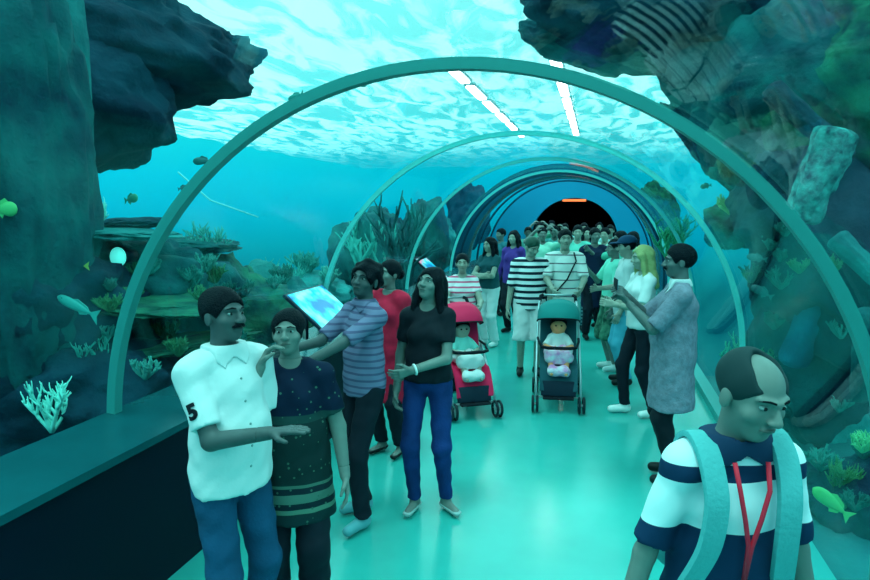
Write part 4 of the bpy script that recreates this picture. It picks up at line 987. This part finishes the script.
# ------------------------------------------------------------------ strollers
def stroller(label, loc, rz, fabric, frame_m, lining, group, apron=None):
    t = empty('stroller', loc, math.radians(rz)); tag(t, label, 'stroller', group)
    fm = frame_m
    for s_ in (-1, 1):
        MB().tube([(s_*.19, .46, 1.02), (s_*.20, .40, .98), (s_*.215, .12, .66), (s_*.22, -.16, .34), (s_*.215, -.33, .13)], .0125, 10).build('frame', fm, t)
        MB().tube([(s_*.215, .10, .64), (s_*.225, .24, .40), (s_*.235, .36, .13)], .0115, 10).build('rear_leg', fm, t)
        MB().tube([(s_*.21, .13, .66), (s_*.20, -.05, .66), (s_*.17, -.20, .63)], .012, 8).build('armrest', blk, t)
        for y in (-.34, .37):
            for q in (-.022, .022):
                x = s_*.225 + q; r_ = .072
                w_ = MB().tube([(x, y + r_*math.cos(a), .085 + r_*math.sin(a)) for a in np.linspace(0, 2*PI, 21)[:-1]], .013, 8, close=True).build('wheel', mat('tyre', (.01, .02, .03), .6), t)
                mb = MB().ell((x, y, .085), (.012, .025, .025), None, 12, 8)
                for k in range(5): a = 2*PI*k/5; mb.tube([(x, y, .085), (x, y+.065*math.cos(a), .085+.065*math.sin(a))], .006, 6)
                mb.build('hub', mat('hub_grey', (.25, .4, .42), .4), w_)
            MB().tube([(s_*.20, y, .085), (s_*.25, y, .085)], .010, 8).build('axle', fm, t)
        MB().tube([(s_*.19, .44, 1.005), (s_*.185, .50, 1.05), (s_*.16, .52, 1.06)], .018, 10).build('grip', blk, t)
    MB().tube([(-.17, .52, 1.06), (.17, .52, 1.06)], .012, 8).build('handlebar', fm, t)
    MB().tube([(-.235, .36, .13), (.235, .36, .13)], .009, 8).build('cross_bar', fm, t); MB().tube([(-.215, -.31, .15), (.215, -.31, .15)], .009, 8).build('cross_bar', fm, t)
    MB().tube([(-.17, -.20, .63), (-.10, -.27, .635), (.10, -.27, .635), (.17, -.20, .63)], .016, 10).build('bumper_bar', blk, t)
    # seat shell: back, base, leg rest as a swept sling with raised sides
    prof = [(.22, .93), (.19, .82), (.15, .66), (.11, .52), (.05, .46), (-.06, .45), (-.16, .44), (-.22, .38), (-.28, .26), (-.30, .20)]
    vs, fs = [], []; nx = 10
    for lay in (0, 1):
        for (y, z) in prof:
            for i in range(nx+1):
                u = i/nx*2-1; sag = .06*(abs(u)**3); vs.append((u*.185, y - sag*.8 + lay*.012, z + sag*.5 - lay*.014))
    n_ = len(prof)
    for j in range(n_-1):
        for i in range(nx):
            a = j*(nx+1)+i; b = a+n_*(nx+1); fs += [(a, a+1, a+nx+2, a+nx+1), (b, b+nx+1, b+nx+2, b+1)]
    o = pyd('seat', vs, fs, lining, t)
    # canopy
    vs, fs = [], []; na, nr = 14, 10
    for lay in (0, 1):
        R_ = .235 - lay*.008
        for j in range(nr+1):
            th = math.radians(18 + 140*j/nr)             # fold angle about the hinge axis, forward to back
            for i in range(na+1):
                ph_ = PI*i/na; x = -math.cos(ph_)*R_*.93; rr = R_*(math.sin(ph_)**.55)
                sc_ = 1 - .03*math.cos(j*PI)
                vs.append((x, .13 - math.cos(th)*rr*1.08*sc_ + .02, .83 + math.sin(th)*rr*1.0*sc_))
    for j in range(nr):
        for i in range(na):
            a = j*(na+1)+i; b = a+(nr+1)*(na+1); fs += [(a, a+1, a+na+2, a+na+1), (b, b+na+1, b+na+2, b+1)]
    cn = pyd('canopy', vs, fs, fabric, t)
    MB().tube([vs[i] for i in range(na+1)], .008, 6).build('canopy_rim', blk, cn)
    mb = MB().box((0, .14, .26), (.36, .34, .14), bev=.03); auto(mb.build('basket', mat('basket_cloth', (.006, .02, .04), .8), t))
    auto(MB().box((0, -.30, .235), (.34, .03, .15), Matrix.Rotation(math.radians(-15), 3, 'X'), bev=.01).build('leg_apron', apron or mat('basket_cloth', (.006, .02, .04), .8), t))
    MB().box((0, -.33, .15), (.30, .10, .02), bev=.006).build('footrest', blk, t, False)
    return t
def stroller_at(px, D): q = wp(px, 400, D); return (q[0], q[1], .003)
tealf = mat('teal_canopy', (.008, .22, .22), .7); redf = mat('red_canopy', (.95, .015, .09), .7)
silver = mat('silver_tube', (.45, .55, .58), .3, metal=.6)
sp = stroller_at(557, 6.55); sq = stroller_at(464, 6.35)
stroller('stroller with a teal canopy in the middle of the walkway', sp, 5, tealf, silver, mat('dark_lining', (.02, .10, .13), .8), 'strollers being pushed along')
stroller('stroller with a bright red canopy pushed by the girl', sq, 30, redf, silver, redf, 'strollers being pushed along', apron=None)
def baby(label, loc, rz, skin_c, cloth_c, blanket_c, s_=1):
    t = empty('baby', loc, math.radians(rz)); tag(t, label, 'baby'); F_ = Field()
    R_ = rotm(0, -.2, 0); HCb = A(0, .085, .80)
    F_.ell(HCb, (.082, .080, .086), R_, k=.02); F_.ell(HCb+A(0, -.035, -.035), (.052, .045, .045), R_, k=.02); F_.cap(HCb+A(0, -.075, -.012), HCb+A(0, -.084, -.018), .009, .011, k=.01)
    for sd in (1, -1):
        F_.ell(HCb+A(sd*.073, 0, -.01), (.008, .014, .018), k=.008); F_.ell(HCb+A(sd*.028, -.078, .012), (.014, .01, .009), k=.01, sub=True)
        F_.cap((sd*.075, .06, .68), (sd*.13, -.02, .60), .028, .024, k=.02); F_.cap((sd*.13, -.02, .60), (sd*.06, -.11, .60), .024, .018, k=.01)
        F_.ell((sd*.045, -.125, .602), (.018, .016, .014), k=.01)
        for k in range(4): F_.cap((sd*.045, -.125, .595+.007*k), (sd*.015, -.145, .590+.009*k), .0052, .0045, k=.002)
        F_.cap((sd*.045, -.125, .612), (sd*.03, -.125, .632), .006, .005, k=.003)
        F_.cap((sd*.06, .02, .52), (sd*.08, -.18, .53), .045, .035, k=.02); F_.cap((sd*.08, -.18, .53), (sd*.07, -.25, .40), .034, .026, k=.02); F_.cap((sd*.07, -.25, .38), (sd*.07, -.31, .38), .022, .018, k=.02)
    F_.cap((0, .06, .54), (0, .09, .70), .085, .065, k=.03); F_.cap((0, .09, .70), HCb, .035, .035, k=.02)
    vs, fs = F_.ev((-.2, -.36, .33), (.2, .2, .92), .007); MB().add(vs, fs).build('body', skin_c, t)
    G = Field(); G.cap((0, .055, .54), (0, .085, .69), .097, .078, k=.03)
    for sd in (1, -1): G.cap((sd*.075, .06, .68), (sd*.13, -.02, .60), .038, .036, k=.02, cut=.9)
    G.plane((0, 0, 1), .735); vs, fs = G.ev((-.2, -.2, .42), (.2, .2, .76), .008, wob=(.003, 2)); MB().add(vs, fs).build('shirt', cloth_c, t)
    G = Field(); G.ell(HCb+A(0, .012, .016), (.088, .084, .086), k=.02); G.ell(HCb+A(0, -.07, -.02), (.092, .07, .075), k=.01, sub=True)
    vs, fs = G.ev(HCb-.12, HCb+.12, .007); MB().add(vs, fs).build('hair', HAIR(), t)
    for sd in (1, -1): MB().ell(HCb+A(sd*.028, -.0745, .010), (.010, .008, .008), None, 10, 6).build('eye', mat('pupil', (.01, .01, .012), .2), t)
    G = Field(); G.cap((-.08, .0, .545), (.08, .0, .545), .07, .07, k=.03); G.cap((-.08, -.19, .53), (.08, -.19, .53), .065, .065, k=.06); G.cap((-.07, -.27, .40), (.07, -.27, .40), .05, .05, k=.06)
    vs, fs = G.ev((-.22, -.38, .3), (.22, .12, .65), .008, wob=(.006, 5)); MB().add(vs, fs).build('blanket', blanket_c, t)
orange = mat('skin_warm', (1.0, .33, .16), .5)
pinkb = mat('pink_blanket', (.85, .25, .55), .8, color2=(.9, .8, .85), vscale=14)
baby('warm-toned baby under a pink blanket in the teal-canopied stroller', sp, 5, orange, WH, pinkb)
baby('small child under a white blanket in the red-canopied stroller', sq, 30, skinmat('light'), mat('mint_cloth', (.2, .6, .55), .8), WH)
